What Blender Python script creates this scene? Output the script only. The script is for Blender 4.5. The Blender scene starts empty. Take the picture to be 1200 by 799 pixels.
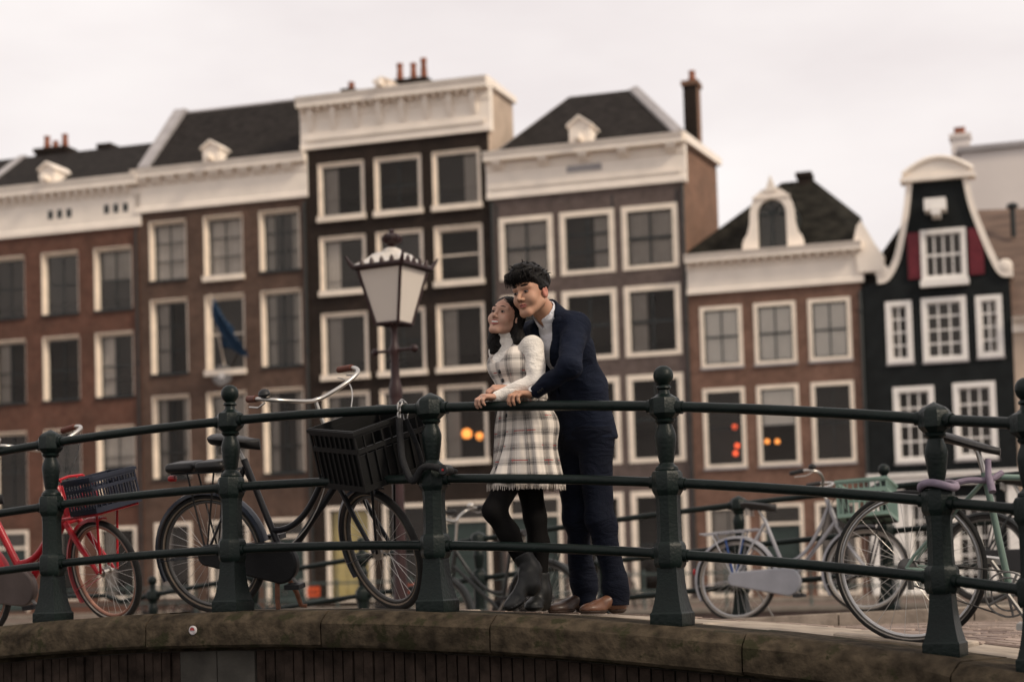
import bpy, math, random
import numpy as np
from mathutils import Vector, Matrix
random.seed(7); rng = np.random.default_rng(7)
sc = bpy.context.scene; COL = sc.collection
R_ = math.radians; PI = math.pi

# ---------------------------------------------------------------- camera, sky, sun, exposure
F = 2000.0; ROLL = -0.03; PITCH = R_(3.0); CAMZ = 1.50; HOR = 662.0     # focal length and horizon in photo pixels (1200 wide)
PPY = HOR - F*math.tan(PITCH)
RC = Matrix.Rotation(PI/2+PITCH, 3, 'X') @ Matrix.Rotation(ROLL, 3, 'Z')
cam_d = bpy.data.cameras.new('camera'); cam = bpy.data.objects.new('camera', cam_d); COL.objects.link(cam)
cam_d.sensor_width = 36; cam_d.lens = 36*F/1200; cam_d.shift_y = (PPY-399.5)/1200
cam_d.clip_start = 0.1; cam_d.clip_end = 3000
cam.matrix_world = Matrix.Translation((0, 0, CAMZ)) @ RC.to_4x4()
cam_d.dof.use_dof = True; cam_d.dof.focus_distance = 8.45; cam_d.dof.aperture_fstop = 1.9
sc.camera = cam

def ray(x, y): return RC @ Vector(((x-600)/F, -(y-PPY)/F, -1))
def at(x, y, Y):
    d = ray(x, y); return d*(Y/d.y)+Vector((0, 0, CAMZ))
def pix(p):
    c = RC.transposed() @ (Vector(p)-Vector((0, 0, CAMZ))); return (600+F*c.x/-c.z, PPY-F*c.y/-c.z)

SUN_AZ, SUN_EL = 126.0, 40.0            # compass-like: 90 = from the right of the view, 180 = from behind the camera
w = bpy.data.worlds.new('World'); sc.world = w; w.use_nodes = True
nt = w.node_tree; nt.nodes.clear()
def N(t, tree=None, **kw):
    n = (tree or nt).nodes.new(t)
    for k, v in kw.items(): setattr(n, k, v)
    return n
wo = N('ShaderNodeOutputWorld'); bg = N('ShaderNodeBackground'); bg2 = N('ShaderNodeBackground'); mx = N('ShaderNodeMixShader')
sky = N('ShaderNodeTexSky', sky_type='NISHITA'); sky.sun_disc = False
sky.sun_elevation = R_(SUN_EL); sky.sun_rotation = R_(SUN_AZ)
nt.links.new(sky.outputs[0], bg.inputs[0]); bg.inputs[1].default_value = 0.10
tc = N('ShaderNodeTexCoord'); mp = N('ShaderNodeMapping'); mp.inputs['Scale'].default_value = (1.6, 1.6, 4.5)
nz = N('ShaderNodeTexNoise'); nz.inputs['Scale'].default_value = 1.7; nz.inputs['Detail'].default_value = 6; nz.inputs['Roughness'].default_value = .5
cr = N('ShaderNodeValToRGB'); cr.color_ramp.elements[0].position = .34; cr.color_ramp.elements[1].position = .64
cr.color_ramp.elements[0].color = (.75, .685, .675, 1); cr.color_ramp.elements[1].color = (.93, .875, .85, 1)
nt.links.new(tc.outputs['Generated'], mp.inputs[0]); nt.links.new(mp.outputs[0], nz.inputs[0]); nt.links.new(nz.outputs[0], cr.inputs[0])
nt.links.new(cr.outputs[0], bg2.inputs[0]); bg2.inputs[1].default_value = 1.05       # the closed cloud deck
mx.inputs[0].default_value = .95
nt.links.new(bg.outputs[0], mx.inputs[1]); nt.links.new(bg2.outputs[0], mx.inputs[2]); nt.links.new(mx.outputs[0], wo.inputs[0])

sd = bpy.data.lights.new('sun', 'SUN'); so = bpy.data.objects.new('sun', sd); COL.objects.link(so)
sd.energy = 2.5; sd.angle = R_(11); sd.color = (1.0, .86, .69)
_sv = Vector((math.sin(R_(SUN_AZ))*math.cos(R_(SUN_EL)), math.cos(R_(SUN_AZ))*math.cos(R_(SUN_EL)), math.sin(R_(SUN_EL))))
so.rotation_euler = _sv.to_track_quat('Z', 'Y').to_euler()
vs = sc.view_settings; vs.view_transform = 'Standard'; vs.look = 'None'; vs.exposure = 0.14; vs.gamma = 1.0; vs.use_curve_mapping = False
sc.cycles.max_bounces = 6; sc.cycles.transparent_max_bounces = 12; sc.cycles.use_denoising = True

# ---------------------------------------------------------------- materials
MATS = {}
def principled(name):
    m = bpy.data.materials.new(name); m.use_nodes = True
    t = m.node_tree; b = t.nodes['Principled BSDF']; MATS[name] = m
    return m, t, b
def mat(name, col, rough=.6, var=.18, scale=6., bump=0., bscale=40., metal=0., spec=.3, wear=None, wcol=(.3,.3,.3), wscale=12., stretch=(1,1,1)):
    m, t, b = principled(name)
    b.inputs['Roughness'].default_value = rough; b.inputs['Metallic'].default_value = metal
    b.inputs['Specular IOR Level'].default_value = spec
    c = N('ShaderNodeTexCoord', t); mpn = N('ShaderNodeMapping', t); mpn.inputs['Scale'].default_value = stretch
    t.links.new(c.outputs['Object'], mpn.inputs[0])
    n = N('ShaderNodeTexNoise', t); n.inputs['Scale'].default_value = scale; n.inputs['Detail'].default_value = 5
    t.links.new(mpn.outputs[0], n.inputs[0])
    r = N('ShaderNodeValToRGB', t); r.color_ramp.elements[0].position = .3; r.color_ramp.elements[1].position = .7
    r.color_ramp.elements[0].color = (*[x*(1-var) for x in col], 1); r.color_ramp.elements[1].color = (*[min(1, x*(1+var)) for x in col], 1)
    t.links.new(n.outputs[0], r.inputs[0]); out = r.outputs[0]
    if wear:
        n2 = N('ShaderNodeTexNoise', t); n2.inputs['Scale'].default_value = wscale; n2.inputs['Detail'].default_value = 8; n2.inputs['Roughness'].default_value = .7
        t.links.new(mpn.outputs[0], n2.inputs[0])
        r2 = N('ShaderNodeValToRGB', t); r2.color_ramp.elements[0].position = wear; r2.color_ramp.elements[1].position = min(1, wear+.06)
        t.links.new(n2.outputs[0], r2.inputs[0])
        mxn = N('ShaderNodeMix', t, data_type='RGBA'); t.links.new(r2.outputs[0], mxn.inputs[0]); t.links.new(out, mxn.inputs[6]); mxn.inputs[7].default_value = (*wcol, 1)
        out = mxn.outputs[2]
    t.links.new(out, b.inputs['Base Color'])
    if bump:
        n3 = N('ShaderNodeTexNoise', t); n3.inputs['Scale'].default_value = bscale; n3.inputs['Detail'].default_value = 6
        t.links.new(mpn.outputs[0], n3.inputs[0])
        bp = N('ShaderNodeBump', t); bp.inputs['Strength'].default_value = bump; bp.inputs['Distance'].default_value = .01
        t.links.new(n3.outputs[0], bp.inputs['Height']); t.links.new(bp.outputs[0], b.inputs['Normal'])
    return m
def brickmat(name, col, col2, mortar, rough=.85, soot=(.03,.025,.022), sootpos=.58):
    m, t, b = principled(name); b.inputs['Roughness'].default_value = rough; b.inputs['Specular IOR Level'].default_value = .1
    c = N('ShaderNodeTexCoord', t); sp = N('ShaderNodeSeparateXYZ', t); cb = N('ShaderNodeCombineXYZ', t); ad = N('ShaderNodeMath', t, operation='ADD')
    t.links.new(c.outputs['Object'], sp.inputs[0]); t.links.new(sp.outputs[0], ad.inputs[0]); t.links.new(sp.outputs[1], ad.inputs[1])
    t.links.new(ad.outputs[0], cb.inputs[0]); t.links.new(sp.outputs[2], cb.inputs[1])
    br = N('ShaderNodeTexBrick', t); br.inputs['Scale'].default_value = 1.0
    br.inputs['Brick Width'].default_value = .215; br.inputs['Row Height'].default_value = .066; br.inputs['Mortar Size'].default_value = .008
    br.inputs['Color1'].default_value = (*col, 1); br.inputs['Color2'].default_value = (*col2, 1); br.inputs['Mortar'].default_value = (*mortar, 1)
    t.links.new(cb.outputs[0], br.inputs[0])
    n = N('ShaderNodeTexNoise', t); n.inputs['Scale'].default_value = .8; n.inputs['Detail'].default_value = 9; n.inputs['Roughness'].default_value = .72
    t.links.new(c.outputs['Object'], n.inputs[0])
    r = N('ShaderNodeValToRGB', t); r.color_ramp.elements[0].position = .38; r.color_ramp.elements[1].position = sootpos+.06
    r.color_ramp.elements[1].color = (.75, .75, .75, 1)
    t.links.new(n.outputs[0], r.inputs[0])
    mxn = N('ShaderNodeMix', t, data_type='RGBA'); t.links.new(r.outputs[0], mxn.inputs[0]); t.links.new(br.outputs[0], mxn.inputs[6]); mxn.inputs[7].default_value = (*soot, 1)
    n4 = N('ShaderNodeTexNoise', t); n4.inputs['Scale'].default_value = 3.2; n4.inputs['Detail'].default_value = 8; n4.inputs['Roughness'].default_value = .75; t.links.new(c.outputs['Object'], n4.inputs[0])
    r4 = N('ShaderNodeMapRange', t); r4.inputs[1].default_value = .32; r4.inputs[2].default_value = .68; r4.inputs[3].default_value = .55; r4.inputs[4].default_value = 1.4; t.links.new(n4.outputs[0], r4.inputs[0])
    mu = N('ShaderNodeMix', t, data_type='RGBA', blend_type='MULTIPLY'); mu.inputs[0].default_value = 1.; t.links.new(mxn.outputs[2], mu.inputs[6]); t.links.new(r4.outputs[0], mu.inputs[7])
    t.links.new(mu.outputs[2], b.inputs['Base Color'])
    bp = N('ShaderNodeBump', t); bp.inputs['Strength'].default_value = .5; bp.inputs['Distance'].default_value = .008
    t.links.new(br.outputs['Fac'], bp.inputs['Height']); bp.invert = True; t.links.new(bp.outputs[0], b.inputs['Normal'])
    return m
def glassmat(name, tint, refl=.10, rough=.03):
    m = bpy.data.materials.new(name); m.use_nodes = True; MATS[name] = m; t = m.node_tree; t.nodes.clear()
    o = N('ShaderNodeOutputMaterial', t); tr = N('ShaderNodeBsdfTransparent', t); gl = N('ShaderNodeBsdfGlossy', t); mxs = N('ShaderNodeMixShader', t)
    tr.inputs[0].default_value = (*tint, 1); gl.inputs['Roughness'].default_value = rough; gl.inputs['Color'].default_value = (.84, .77, .70, 1)
    fr = N('ShaderNodeFresnel', t); fr.inputs[0].default_value = 1.5
    c = N('ShaderNodeTexCoord', t); n = N('ShaderNodeTexNoise', t); n.inputs['Scale'].default_value = 2.2
    bp = N('ShaderNodeBump', t); bp.inputs['Strength'].default_value = .12; bp.inputs['Distance'].default_value = .05
    t.links.new(c.outputs['Object'], n.inputs[0]); t.links.new(n.outputs[0], bp.inputs['Height']); t.links.new(bp.outputs[0], gl.inputs['Normal'])
    ad = N('ShaderNodeMath', t, operation='ADD'); ad.inputs[1].default_value = refl; t.links.new(fr.outputs[0], ad.inputs[0])
    t.links.new(ad.outputs[0], mxs.inputs[0]); t.links.new(tr.outputs[0], mxs.inputs[1]); t.links.new(gl.outputs[0], mxs.inputs[2]); t.links.new(mxs.outputs[0], o.inputs[0])
    return m
def emat(name, col, strength):
    m, t, b = principled(name); b.inputs['Base Color'].default_value = (*col, 1)
    b.inputs['Emission Color'].default_value = (*col, 1); b.inputs['Emission Strength'].default_value = strength
    return m

# ---------------------------------------------------------------- mesh helpers
class MB:
    def __init__(s): s.v = []; s.f = []; s.m = []; s.mi = 0
    def add(s, vs, fs, M=None):
        o = len(s.v)
        if M is not None: vs = [M @ Vector(v) for v in vs]
        s.v.extend(tuple(v) for v in vs); s.f.extend(tuple(i+o for i in f) for f in fs); s.m.extend([s.mi]*len(fs)); return s
    def box(s, x0, x1, y0, y1, z0, z1, M=None):
        return s.add([(x0,y0,z0),(x1,y0,z0),(x1,y1,z0),(x0,y1,z0),(x0,y0,z1),(x1,y0,z1),(x1,y1,z1),(x0,y1,z1)],
                     [(0,3,2,1),(4,5,6,7),(0,1,5,4),(1,2,6,5),(2,3,7,6),(3,0,4,7)], M)
    def quad(s, a, b, c, d, M=None): return s.add([a, b, c, d], [(0,1,2,3)], M)
    def rings(s, rs, cap=True, closed=False, M=None):      # rings of equal length, each closed
        n = len(rs[0]); vs = [p for r in rs for p in r]; fs = []
        k = len(rs)
        for i in range(k if closed else k-1):
            for j in range(n):
                a = i*n+j; b = i*n+(j+1) % n; i2 = (i+1) % k
                fs.append((a, b, i2*n+(j+1) % n, i2*n+j))
        if cap and not closed: fs.append(tuple(range(n-1, -1, -1))); fs.append(tuple((k-1)*n+j for j in range(n)))
        return s.add(vs, fs, M)
    def tube(s, pts, r, n=8, closed=False, M=None, flat=1.0):
        P = [Vector(p) for p in pts]; k = len(P); rs = r if hasattr(r, '__len__') else [r]*k
        rings = []; nrm = None
        for i in range(k):
            if closed: tg = (P[(i+1) % k]-P[i-1])
            else: tg = P[min(i+1, k-1)]-P[max(i-1, 0)]
            tg.normalize()
            if nrm is None:
                up = Vector((0,0,1)) if abs(tg.z) < .9 else Vector((1,0,0))
                nrm = (up-tg*up.dot(tg)).normalized()
            else:
                nrm = (nrm-tg*nrm.dot(tg)); nrm = nrm.normalized() if nrm.length > 1e-6 else tg.orthogonal().normalized()
            b = tg.cross(nrm)
            rings.append([P[i]+(nrm*math.cos(2*PI*j/n)*flat+b*math.sin(2*PI*j/n))*rs[i] for j in range(n)])
        return s.rings(rings, True, closed, M)
    def lathe(s, prof, n=16, M=None, ph=0):
        return s.rings([[(r*math.cos(2*PI*j/n+ph), r*math.sin(2*PI*j/n+ph), z) for j in range(n)] for r, z in prof], True, False, M)
    def prism(s, poly, a, b, axis='y', M=None):            # polygon in the two other axes, pulled along axis
        def P(p, t): return (p[0], t, p[1]) if axis == 'y' else ((t, p[0], p[1]) if axis == 'x' else (p[0], p[1], t))
        n = len(poly); vs = [P(p, a) for p in poly]+[P(p, b) for p in poly]
        fs = [tuple(range(n)), tuple(range(2*n-1, n-1, -1))]+[(j, n+j, n+(j+1) % n, (j+1) % n) for j in range(n)]
        return s.add(vs, fs, M)
    def ell(s, c, r, n=12, m=8, M=None):
        r = r if hasattr(r, '__len__') else (r, r, r)
        rs = [[(c[0]+r[0]*math.sin(PI*(i+.02)/(m+.04))*math.cos(2*PI*j/n), c[1]+r[1]*math.sin(PI*(i+.02)/(m+.04))*math.sin(2*PI*j/n), c[2]-r[2]*math.cos(PI*(i+.02)/(m+.04))) for j in range(n)] for i in range(m+1)]
        return s.rings(rs, True, False, M)
    def mesh(s, name, mats, smooth=True, ang=38):
        me = bpy.data.meshes.new(name); me.from_pydata(s.v, [], s.f)
        for q in (mats if isinstance(mats, (list, tuple)) else [mats]): me.materials.append(MATS[q] if isinstance(q, str) else q)
        if max(s.m, default=0): me.polygons.foreach_set('material_index', s.m)
        fix_normals(me)
        if smooth:
            me.polygons.foreach_set('use_smooth', [True]*len(me.polygons)); me.set_sharp_from_angle(angle=R_(ang))
        me.update(); return me
    def build(s, name, mats, parent=None, smooth=True, ang=38): return link(name, s.mesh(name, mats, smooth, ang), parent)
import bmesh
def fix_normals(me):
    b = bmesh.new(); b.from_mesh(me); bmesh.ops.recalc_face_normals(b, faces=b.faces); b.to_mesh(me); b.free()
def link(name, me, parent=None):
    o = bpy.data.objects.new(name, me); COL.objects.link(o)
    if parent is not None: o.parent = parent
    return o
def tag(o, label=None, cat=None, group=None, kind=None):
    for k, v in (('label', label), ('category', cat), ('group', group), ('kind', kind)):
        if v: o[k] = v
    return o
def thing(name, label, cat, loc=(0,0,0), rz=0., group=None):
    o = bpy.data.objects.new(name, None); COL.objects.link(o); o.empty_display_size = .1
    o.location = loc; o.rotation_euler = (0, 0, rz); return tag(o, label, cat, group)
def arc(c, r, a0, a1, n, f):       # points on an arc given by f(cos, sin)
    return [f(c, r*math.cos(a0+(a1-a0)*i/n), r*math.sin(a0+(a1-a0)*i/n)) for i in range(n+1)]
def bez(p0, p1, p2, p3, n=10):
    p0, p1, p2, p3 = map(Vector, (p0, p1, p2, p3)); out = []
    for i in range(n+1):
        t = i/n; out.append(p0*(1-t)**3+p1*3*t*(1-t)**2+p2*3*t*t*(1-t)+p3*t**3)
    return out
def cat_rom(pts, n=6):
    P = [Vector(p) for p in pts]; P = [P[0]*2-P[1]]+P+[P[-1]*2-P[-2]]; out = []
    for i in range(1, len(P)-2):
        for k in range(n):
            t = k/n; a, b, c, d = P[i-1:i+3]
            out.append(.5*((2*b)+(c-a)*t+(2*a-5*b+4*c-d)*t*t+(3*b-a-3*c+d)*t**3))
    out.append(P[-2]); return out
# ---------------------------------------------------------------- the row of canal houses
M = MATS
brickmat('brick_red', (.175,.078,.055), (.135,.064,.046), (.13,.085,.065), soot=(.075,.045,.034))
brickmat('brick_brown', (.145,.089,.066), (.115,.072,.056), (.12,.085,.065), soot=(.06,.042,.034))
brickmat('brick_black', (.042,.029,.023), (.032,.023,.019), (.035,.027,.022), soot=(.018,.015,.013))
brickmat('brick_grey', (.155,.118,.105), (.135,.105,.095), (.14,.11,.098), soot=(.085,.066,.06))
brickmat('brick_rose', (.235,.135,.10), (.19,.11,.083), (.19,.12,.09), soot=(.11,.065,.048))
brickmat('brick_side', (.27,.15,.10), (.22,.125,.085), (.2,.13,.095), soot=(.14,.09,.065))
mat('tarred_wall', (.0125,.0145,.015), .75, .25, 2.0, bump=.2, bscale=15, spec=.12)
mat('plaster_tan', (.46,.36,.28), .8, .15, 1.2)
mat('plaster_pale', (.70,.64,.60), .85, .06, .4)
mat('trim', (.84,.755,.66), .55, .07, 1.5, wear=.66, wcol=(.5,.43,.36), wscale=3)
mat('frame_cream', (.79,.69,.575), .5, .10, 2.0)
mat('frame_white', (.80,.765,.72), .5, .05, 2.0)
mat('bars_dark', (.022,.026,.026), .4, .1)
mat('roof_tiles', (.021,.018,.0165), .75, .45, 3.0, bump=.6, bscale=9, stretch=(1,1,2.2), spec=.06)
mat('roof_tiles_brown', (.13,.088,.068), .8, .3, 2.0, bump=.6, bscale=8, stretch=(.4,.4,3))
mat('roof_moss', (.018,.0165,.013), .85, .6, 2.5, bump=.8, bscale=7, spec=.06)
mat('lead', (.32,.30,.30), .5, .15, 2.0)
mat('curtain', (.40,.355,.32), .9, .08, 3)
mat('curtain_ochre', (.42,.34,.14), .9, .08, 3)
mat('blind_white', (.86,.82,.77), .85, .04, 3)
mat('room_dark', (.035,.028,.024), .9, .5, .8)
mat('door_green', (.03,.045,.04), .35, .15)
mat('shutter_red', (.13,.012,.02), .45, .15)
mat('chimney_pot', (.26,.10,.06), .8, .2)
mat('flag_blue', (.028,.065,.125), .8, .15, 5)
mat('plaque', (.17,.16,.155), .5, .1)
glassmat('pane_glass', (.95,.95,.93), -.012); glassmat('pane_glass_b', (.95,.95,.93), .0); glassmat('pane_glass_c', (.93,.93,.90), .016)
rw = random.Random(11)
emat('lamp_orange', (1.0,.34,.07), 1.7); emat('lamp_red', (1.0,.12,.04), 1.5)

A0 = R_(17); ES = Vector((math.cos(A0), -math.sin(A0), 0)); ED = Vector((math.sin(A0), math.cos(A0), 0)); FO = Vector((0, 62, 0))
def fac(x, y, d=0.):                     # pixel -> (along the facades, height) on the plane d behind the facades
    r = ray(x, y); k = (FO.dot(ED)+d)/r.dot(ED); P = r*k
    return P.dot(ES)-FO.dot(ES), P.z+CAMZ
def side(x, y, s):                       # pixel -> (depth, height) on the party-wall plane at s
    r = ray(x, y); k = (FO.dot(ES)+s)/r.dot(ES); P = r*k
    return P.dot(ED)-FO.dot(ED), P.z+CAMZ
def house(name, label, s0): return thing(name, label, 'house', FO+ES*s0, -A0)

def grid_wall(mb, x0, x1, z0, z1, holes, d=.36):
    xs = sorted({x0, x1, *[h[0] for h in holes], *[h[1] for h in holes]}); zs = sorted({z0, z1, *[h[2] for h in holes], *[h[3] for h in holes]})
    for a, b in zip(xs, xs[1:]):
        for c, e in zip(zs, zs[1:]):
            mxx, mz = (a+b)/2, (c+e)/2
            if any(h[0] < mxx < h[1] and h[2] < mz < h[3] for h in holes): continue
            mb.quad((a,0,c), (b,0,c), (b,0,e), (a,0,e))
    for a, b, c, e in holes:
        mb.quad((a,0,c), (a,d,c), (a,d,e), (a,0,e)); mb.quad((b,0,c), (b,0,e), (b,d,e), (b,d,c))
        mb.quad((a,0,e), (a,d,e), (b,d,e), (b,0,e)); mb.quad((a,0,c), (b,0,c), (b,d,c), (a,d,c))

def window(root, x0, x1, z0, z1, fm='frame_cream', bm='bars_dark', nx=2, nz=2, fw=.13, sill='sill', cur=None, sash=True, proud=-.03, bw=.035, yo=0., deep=0.):
    f = MB(); y0, y1 = proud, .12
    for a, b, c, d in ((x0, x0+fw, z0, z1), (x1-fw, x1, z0, z1), (x0+fw, x1-fw, z1-fw, z1), (x0+fw, x1-fw, z0, z0+fw*.8))[:3 if deep else 4]: f.box(a, b, y0, y1, c, d)
    if deep:
        yo = deep; f.box(x0+.001, x0+.03, -deep-.012, y0-.001, z0, z1); f.box(x0+.03, x1-.03, -deep-.012, y0-.001, z1-.03, z1-.001); f.box(x1-.03, x1-.001, -deep+.03, y0-.001, z0, z1)
    wnd = f.build('window', fm, root, False)
    ix0, ix1, iz0, iz1 = x0+fw, x1-fw, z0+(.02 if deep else fw*.8), z1-fw
    ysl = -deep
    p = MB(); p.quad((ix0, .077, iz0), (ix1, .077, iz0), (ix1, .077, iz1), (ix0, .077, iz1)); p.build('pane', rw.choice(['pane_glass', 'pane_glass', 'pane_glass_b', 'pane_glass_b', 'pane_glass_c']), wnd, False)
    wnd.location.y = yo
    if cur is None and nx < 3 and rw.random() < .28: cur = rw.choice(['cl', 'cr', 'cs', 'cl', 'ch'])
    g = MB()
    if sash:
        sw = .045
        for a, b, c, d in ((ix0, ix0+sw, iz0, iz1), (ix1-sw, ix1, iz0, iz1), (ix0+sw, ix1-sw, iz1-sw, iz1), (ix0+sw, ix1-sw, iz0, iz0+sw)): g.box(a, b, .05, .105, c, d)
    for i in range(1, nx):
        xx = ix0+(ix1-ix0)*i/nx; g.box(xx-bw/2, xx+bw/2, .045, .10, iz0+.046, iz1-.046)
    for i in range(1, nz):
        zz = iz0+(iz1-iz0)*i/nz; k = 1.5 if nz == 2 else 1; g.box(ix0+.046, ix1-.046, .04, .103, zz-bw*k/2, zz+bw*k/2)
    if g.v: g.build('glazing_bar', bm, wnd, False)
    if sill:
        q = MB()
        if sill == 'thick': q.box(x0-.05, x1+.05, -.12+ysl, .1, z0-.22, z0-.003)
        else: q.box(x0-.03, x1+.03, -.07+ysl, .1, z0-.08, z0-.003)
        q.build('sill', fm if sill == 'thick' else ('bars_dark' if deep else 'lead'), wnd, False)
    if cur:
        y_ = .125 if cur[0] == 'b' else .20; wv = lambda a, b: [(a+(b-a)*i/12, y_+(.004 if cur[0] == 'b' else .025)*math.sin(i*2.1)) for i in range(13)]
        cm = {'o': 'curtain_ochre', 'b': 'blind_white'}.get(cur[0], 'curtain'); W = ix1-ix0
        spans = {'l': [(ix0-.1, ix0+W*.36)], 'r': [(ix1-W*.36, ix1+.1)], 's': [(ix0-.1, ix0+W*.24), (ix1-W*.24, ix1+.1)], 'f': [(ix0-.1, ix1+.1)], 'h': [(ix0-.1, ix1+.1)]}[cur[1]]
        for a, b in spans:
            c = MB(); pts = wv(a, b); lo = iz0-.1 if cur[1] != 'h' else (iz0+iz1)/2
            for q0, q1 in zip(pts, pts[1:]): c.quad((*q0, lo), (*q1, lo), (*q1, iz1+.1), (*q0, iz1+.1))
            c.build('blind' if cur[0] == 'b' else 'curtain', cm, wnd)
    return wnd

def door(root, x0, x1, z0, z1, m='door_green'):
    f = MB()
    for a, b, c, d in ((x0, x0+.12, z0, z1), (x1-.12, x1, z0, z1), (x0+.12, x1-.12, z1-.12, z1), (x0+.12, x1-.12, z1-.75, z1-.65)): f.box(a, b, -.03, .12, c, d)
    dr = MB(); dr.box(x0+.12, x1-.12, .06, .11, z0, z1-.75)
    for k in (.15, .55): dr.box(x0+.26, x1-.26, .045, .0595, z0+k*(z1-.75-z0), z0+(k+.33)*(z1-.75-z0))
    d = dr.build('door', m, root, False); f.build('door_frame', 'frame_cream', d, False)
    k = MB(); k.ell((x0+.24, .02, z0+1.05), .04); k.build('door_knob', 'lead', d)
    k = MB(); k.box(x0+.12, x1-.12, .08, .085, z1-.65, z1-.12); k.build('pane', 'pane_glass', d, False)

def cornice(root, x0, x1, hb, ht, m='trim', proj=.45, left=True, right=True):
    H = ht-hb; pr = [(0, 0), (-.10, 0), (-.10, .10), (-.06, .13), (-.06, .60), (-.10, .62), (-.10, .795), (-proj*.85, .80), (-proj*.85, .88), (-proj*.92, .92), (-proj, 1.0), (.25, 1.0), (.25, 0)]
    poly = [(d, hb+k*H) for d, k in pr]
    mb = MB(); mb.prism([(p[0], p[1]) for p in poly], x0-(.12 if left else 0), x1+(.12 if right else 0), 'x')
    return mb.build('cornice', m, root, True, 20)
def blocks(parent, xs, wd, z0, z1, d0, m='trim', name='bracket'):
    me = None
    for x in xs:
        if me is None:
            b = MB(); b.prism([(0, z1), (d0, z1), (d0*.9, z1-(z1-z0)*.35), (-.1, z0), (0, z0)], -wd/2, wd/2, 'x'); me = b.mesh(name, m, False)
        link(name, me, parent).location = (x, 0, 0)
def hoist(root, cx, z0, z1, wd, d=-.35, m='trim'):       # the little housing over a hoisting beam
    H_ = z1-z0; b = MB(); b.prism([(cx-wd*.30, z0), (cx-wd*.30, z0+H_*.66), (cx, z0+H_*.92), (cx+wd*.30, z0+H_*.66), (cx+wd*.30, z0)], d, 1.3, 'y')
    b.prism([(cx-wd*.36, z0+H_*.60), (cx-wd*.36, z0+H_*.68), (cx, z1), (cx+wd*.36, z0+H_*.68), (cx+wd*.36, z0+H_*.60), (cx, z1-.1)], d-.10, 1.7, 'y')
    h = b.build('hoist_housing', m, root, False)
    k = MB(); k.box(cx-.09, cx+.09, d-.45, d+.02, z0+.1, z0+.32); k.build('hoist_beam', 'trim', h, False)
def chimney(root, x0, x1, y0, y1, z0, z1, pots, m='brick_side', cap='lead', ph=.55):
    b = MB(); b.box(x0, x1, y0, y1, z0, z1-.18); b.box(x0-.07, x1+.07, y0-.07, y1+.07, z1-.18, z1)
    c = b.build('chimney', m, root, False)
    for (px, py, hh) in pots:
        k = MB(); k.lathe([(.13, z1-.02), (.15, z1+.1), (.11, z1+hh*.8), (.14, z1+hh*.85), (.13, z1+hh)], 10, Matrix.Translation((px, py, 0))); k.build('chimney_pot', 'chimney_pot', c)
def shell(root, x0, x1, z0, zt, holes, m, ms=None, depth=9., ltop=None, rtop=None):
    b = MB(); grid_wall(b, x0, x1, z0, zt, holes); b.build('wall', m, root, False)
    for xx, tp, nm in ((x0, ltop, 'side_wall'), (x1, rtop, 'side_wall')):
        q = MB(); poly = tp or [(0, zt), (depth, zt)]
        q.prism([(0.001, z0)]+poly+[(depth, z0)], xx-.12 if xx == x1 else xx+.002, xx-.002 if xx == x1 else xx+.12, 'x'); q.build(nm, ms or m, root, False)
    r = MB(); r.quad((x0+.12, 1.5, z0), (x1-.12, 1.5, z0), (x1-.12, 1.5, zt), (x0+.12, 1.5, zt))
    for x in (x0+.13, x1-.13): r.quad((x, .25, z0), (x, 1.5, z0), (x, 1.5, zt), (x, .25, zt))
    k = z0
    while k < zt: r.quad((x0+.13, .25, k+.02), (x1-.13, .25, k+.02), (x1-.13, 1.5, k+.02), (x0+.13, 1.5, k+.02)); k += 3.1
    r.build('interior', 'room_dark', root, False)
def make_windows(root, s0, cols, rows, spec):
    """cols: pixel spans at yref; rows: (y top, y bottom, reference x); spec(i,j) -> keyword dict, None for no window"""
    holes = []
    for j, (yt, yb, xr) in enumerate(rows):
        zt, zb = fac(xr, yt)[1], fac(xr, yb)[1]
        for i, (xa, xb, yr) in enumerate(cols):
            kw = spec(i, j)
            if kw is None: continue
            kw = dict(kw); sh = kw.pop('shift', (0, 0)); isdoor = kw.pop('door', False)
            x0, x1 = fac(xa, yr)[0]-s0, fac(xb, yr)[0]-s0
            hb = zb+sh[0]; ht = zt+sh[1]
            if isdoor: hb = .25; door(root, x0, x1, hb, ht)
            else: window(root, x0, x1, hb, ht, **kw)
            holes.append((x0, x1, hb, ht))
    return holes
def roof_mesh(root, quads, m='roof_tiles', name='roof', thick=.12):
    b = MB()
    for q in quads: b.add(q, [tuple(range(len(q)))])
    o = b.build(name, m, root, False); md = o.modifiers.new('thick', 'SOLIDIFY'); md.thickness = thick; md.offset = -1; return o
def band(root, a, b, wd, hh, m='lead', name='ridge_cap'):
    k = MB(); k.tube([a, b], wd, 6); return k.build(name, m, root, False)

# --- house A: red brick, two more bays left of the picture
sl = fac(-75, 300)[0]; sr = fac(163, 290)[0]; h = house('canal_house', 'red brick canal house with attic vents in its cream frieze beside the flag house', sl); W = sr-sl
hb, ht = fac(100, 271)[1], fac(100, 212)[1]
def spA(i, j):
    c = {(3,0): None, (0,0): 's', (1,1): 'l'}.get((i, j)); k = dict(nx=2, nz=2, deep=.2, cur=('c'+c) if c else None)
    if j == 3: k = dict(nx=1, nz=2, sill=None, door=(i == 1), cur=None if i == 1 else 'cl')
    return k
colsA = [(-68, -26, 330), (-11, 29, 330), (49, 92, 330), (110.5, 155, 330)]
holes = make_windows(h, sl, colsA, [(293, 366, 92), (392, 467, 92), (499, 590, 130), (617, 702, 130)], spA)
shell(h, 0, W, 0, hb+.05, holes, 'brick_red')
c = cornice(h, 0, W, hb, ht)
zz0, zz1 = hb+(ht-hb)*.63, hb+(ht-hb)*.798
blocks(c, [.2+k*.36 for k in range(int(W/.36))], .18, zz0, zz1, -.33, name='dentil')
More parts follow.
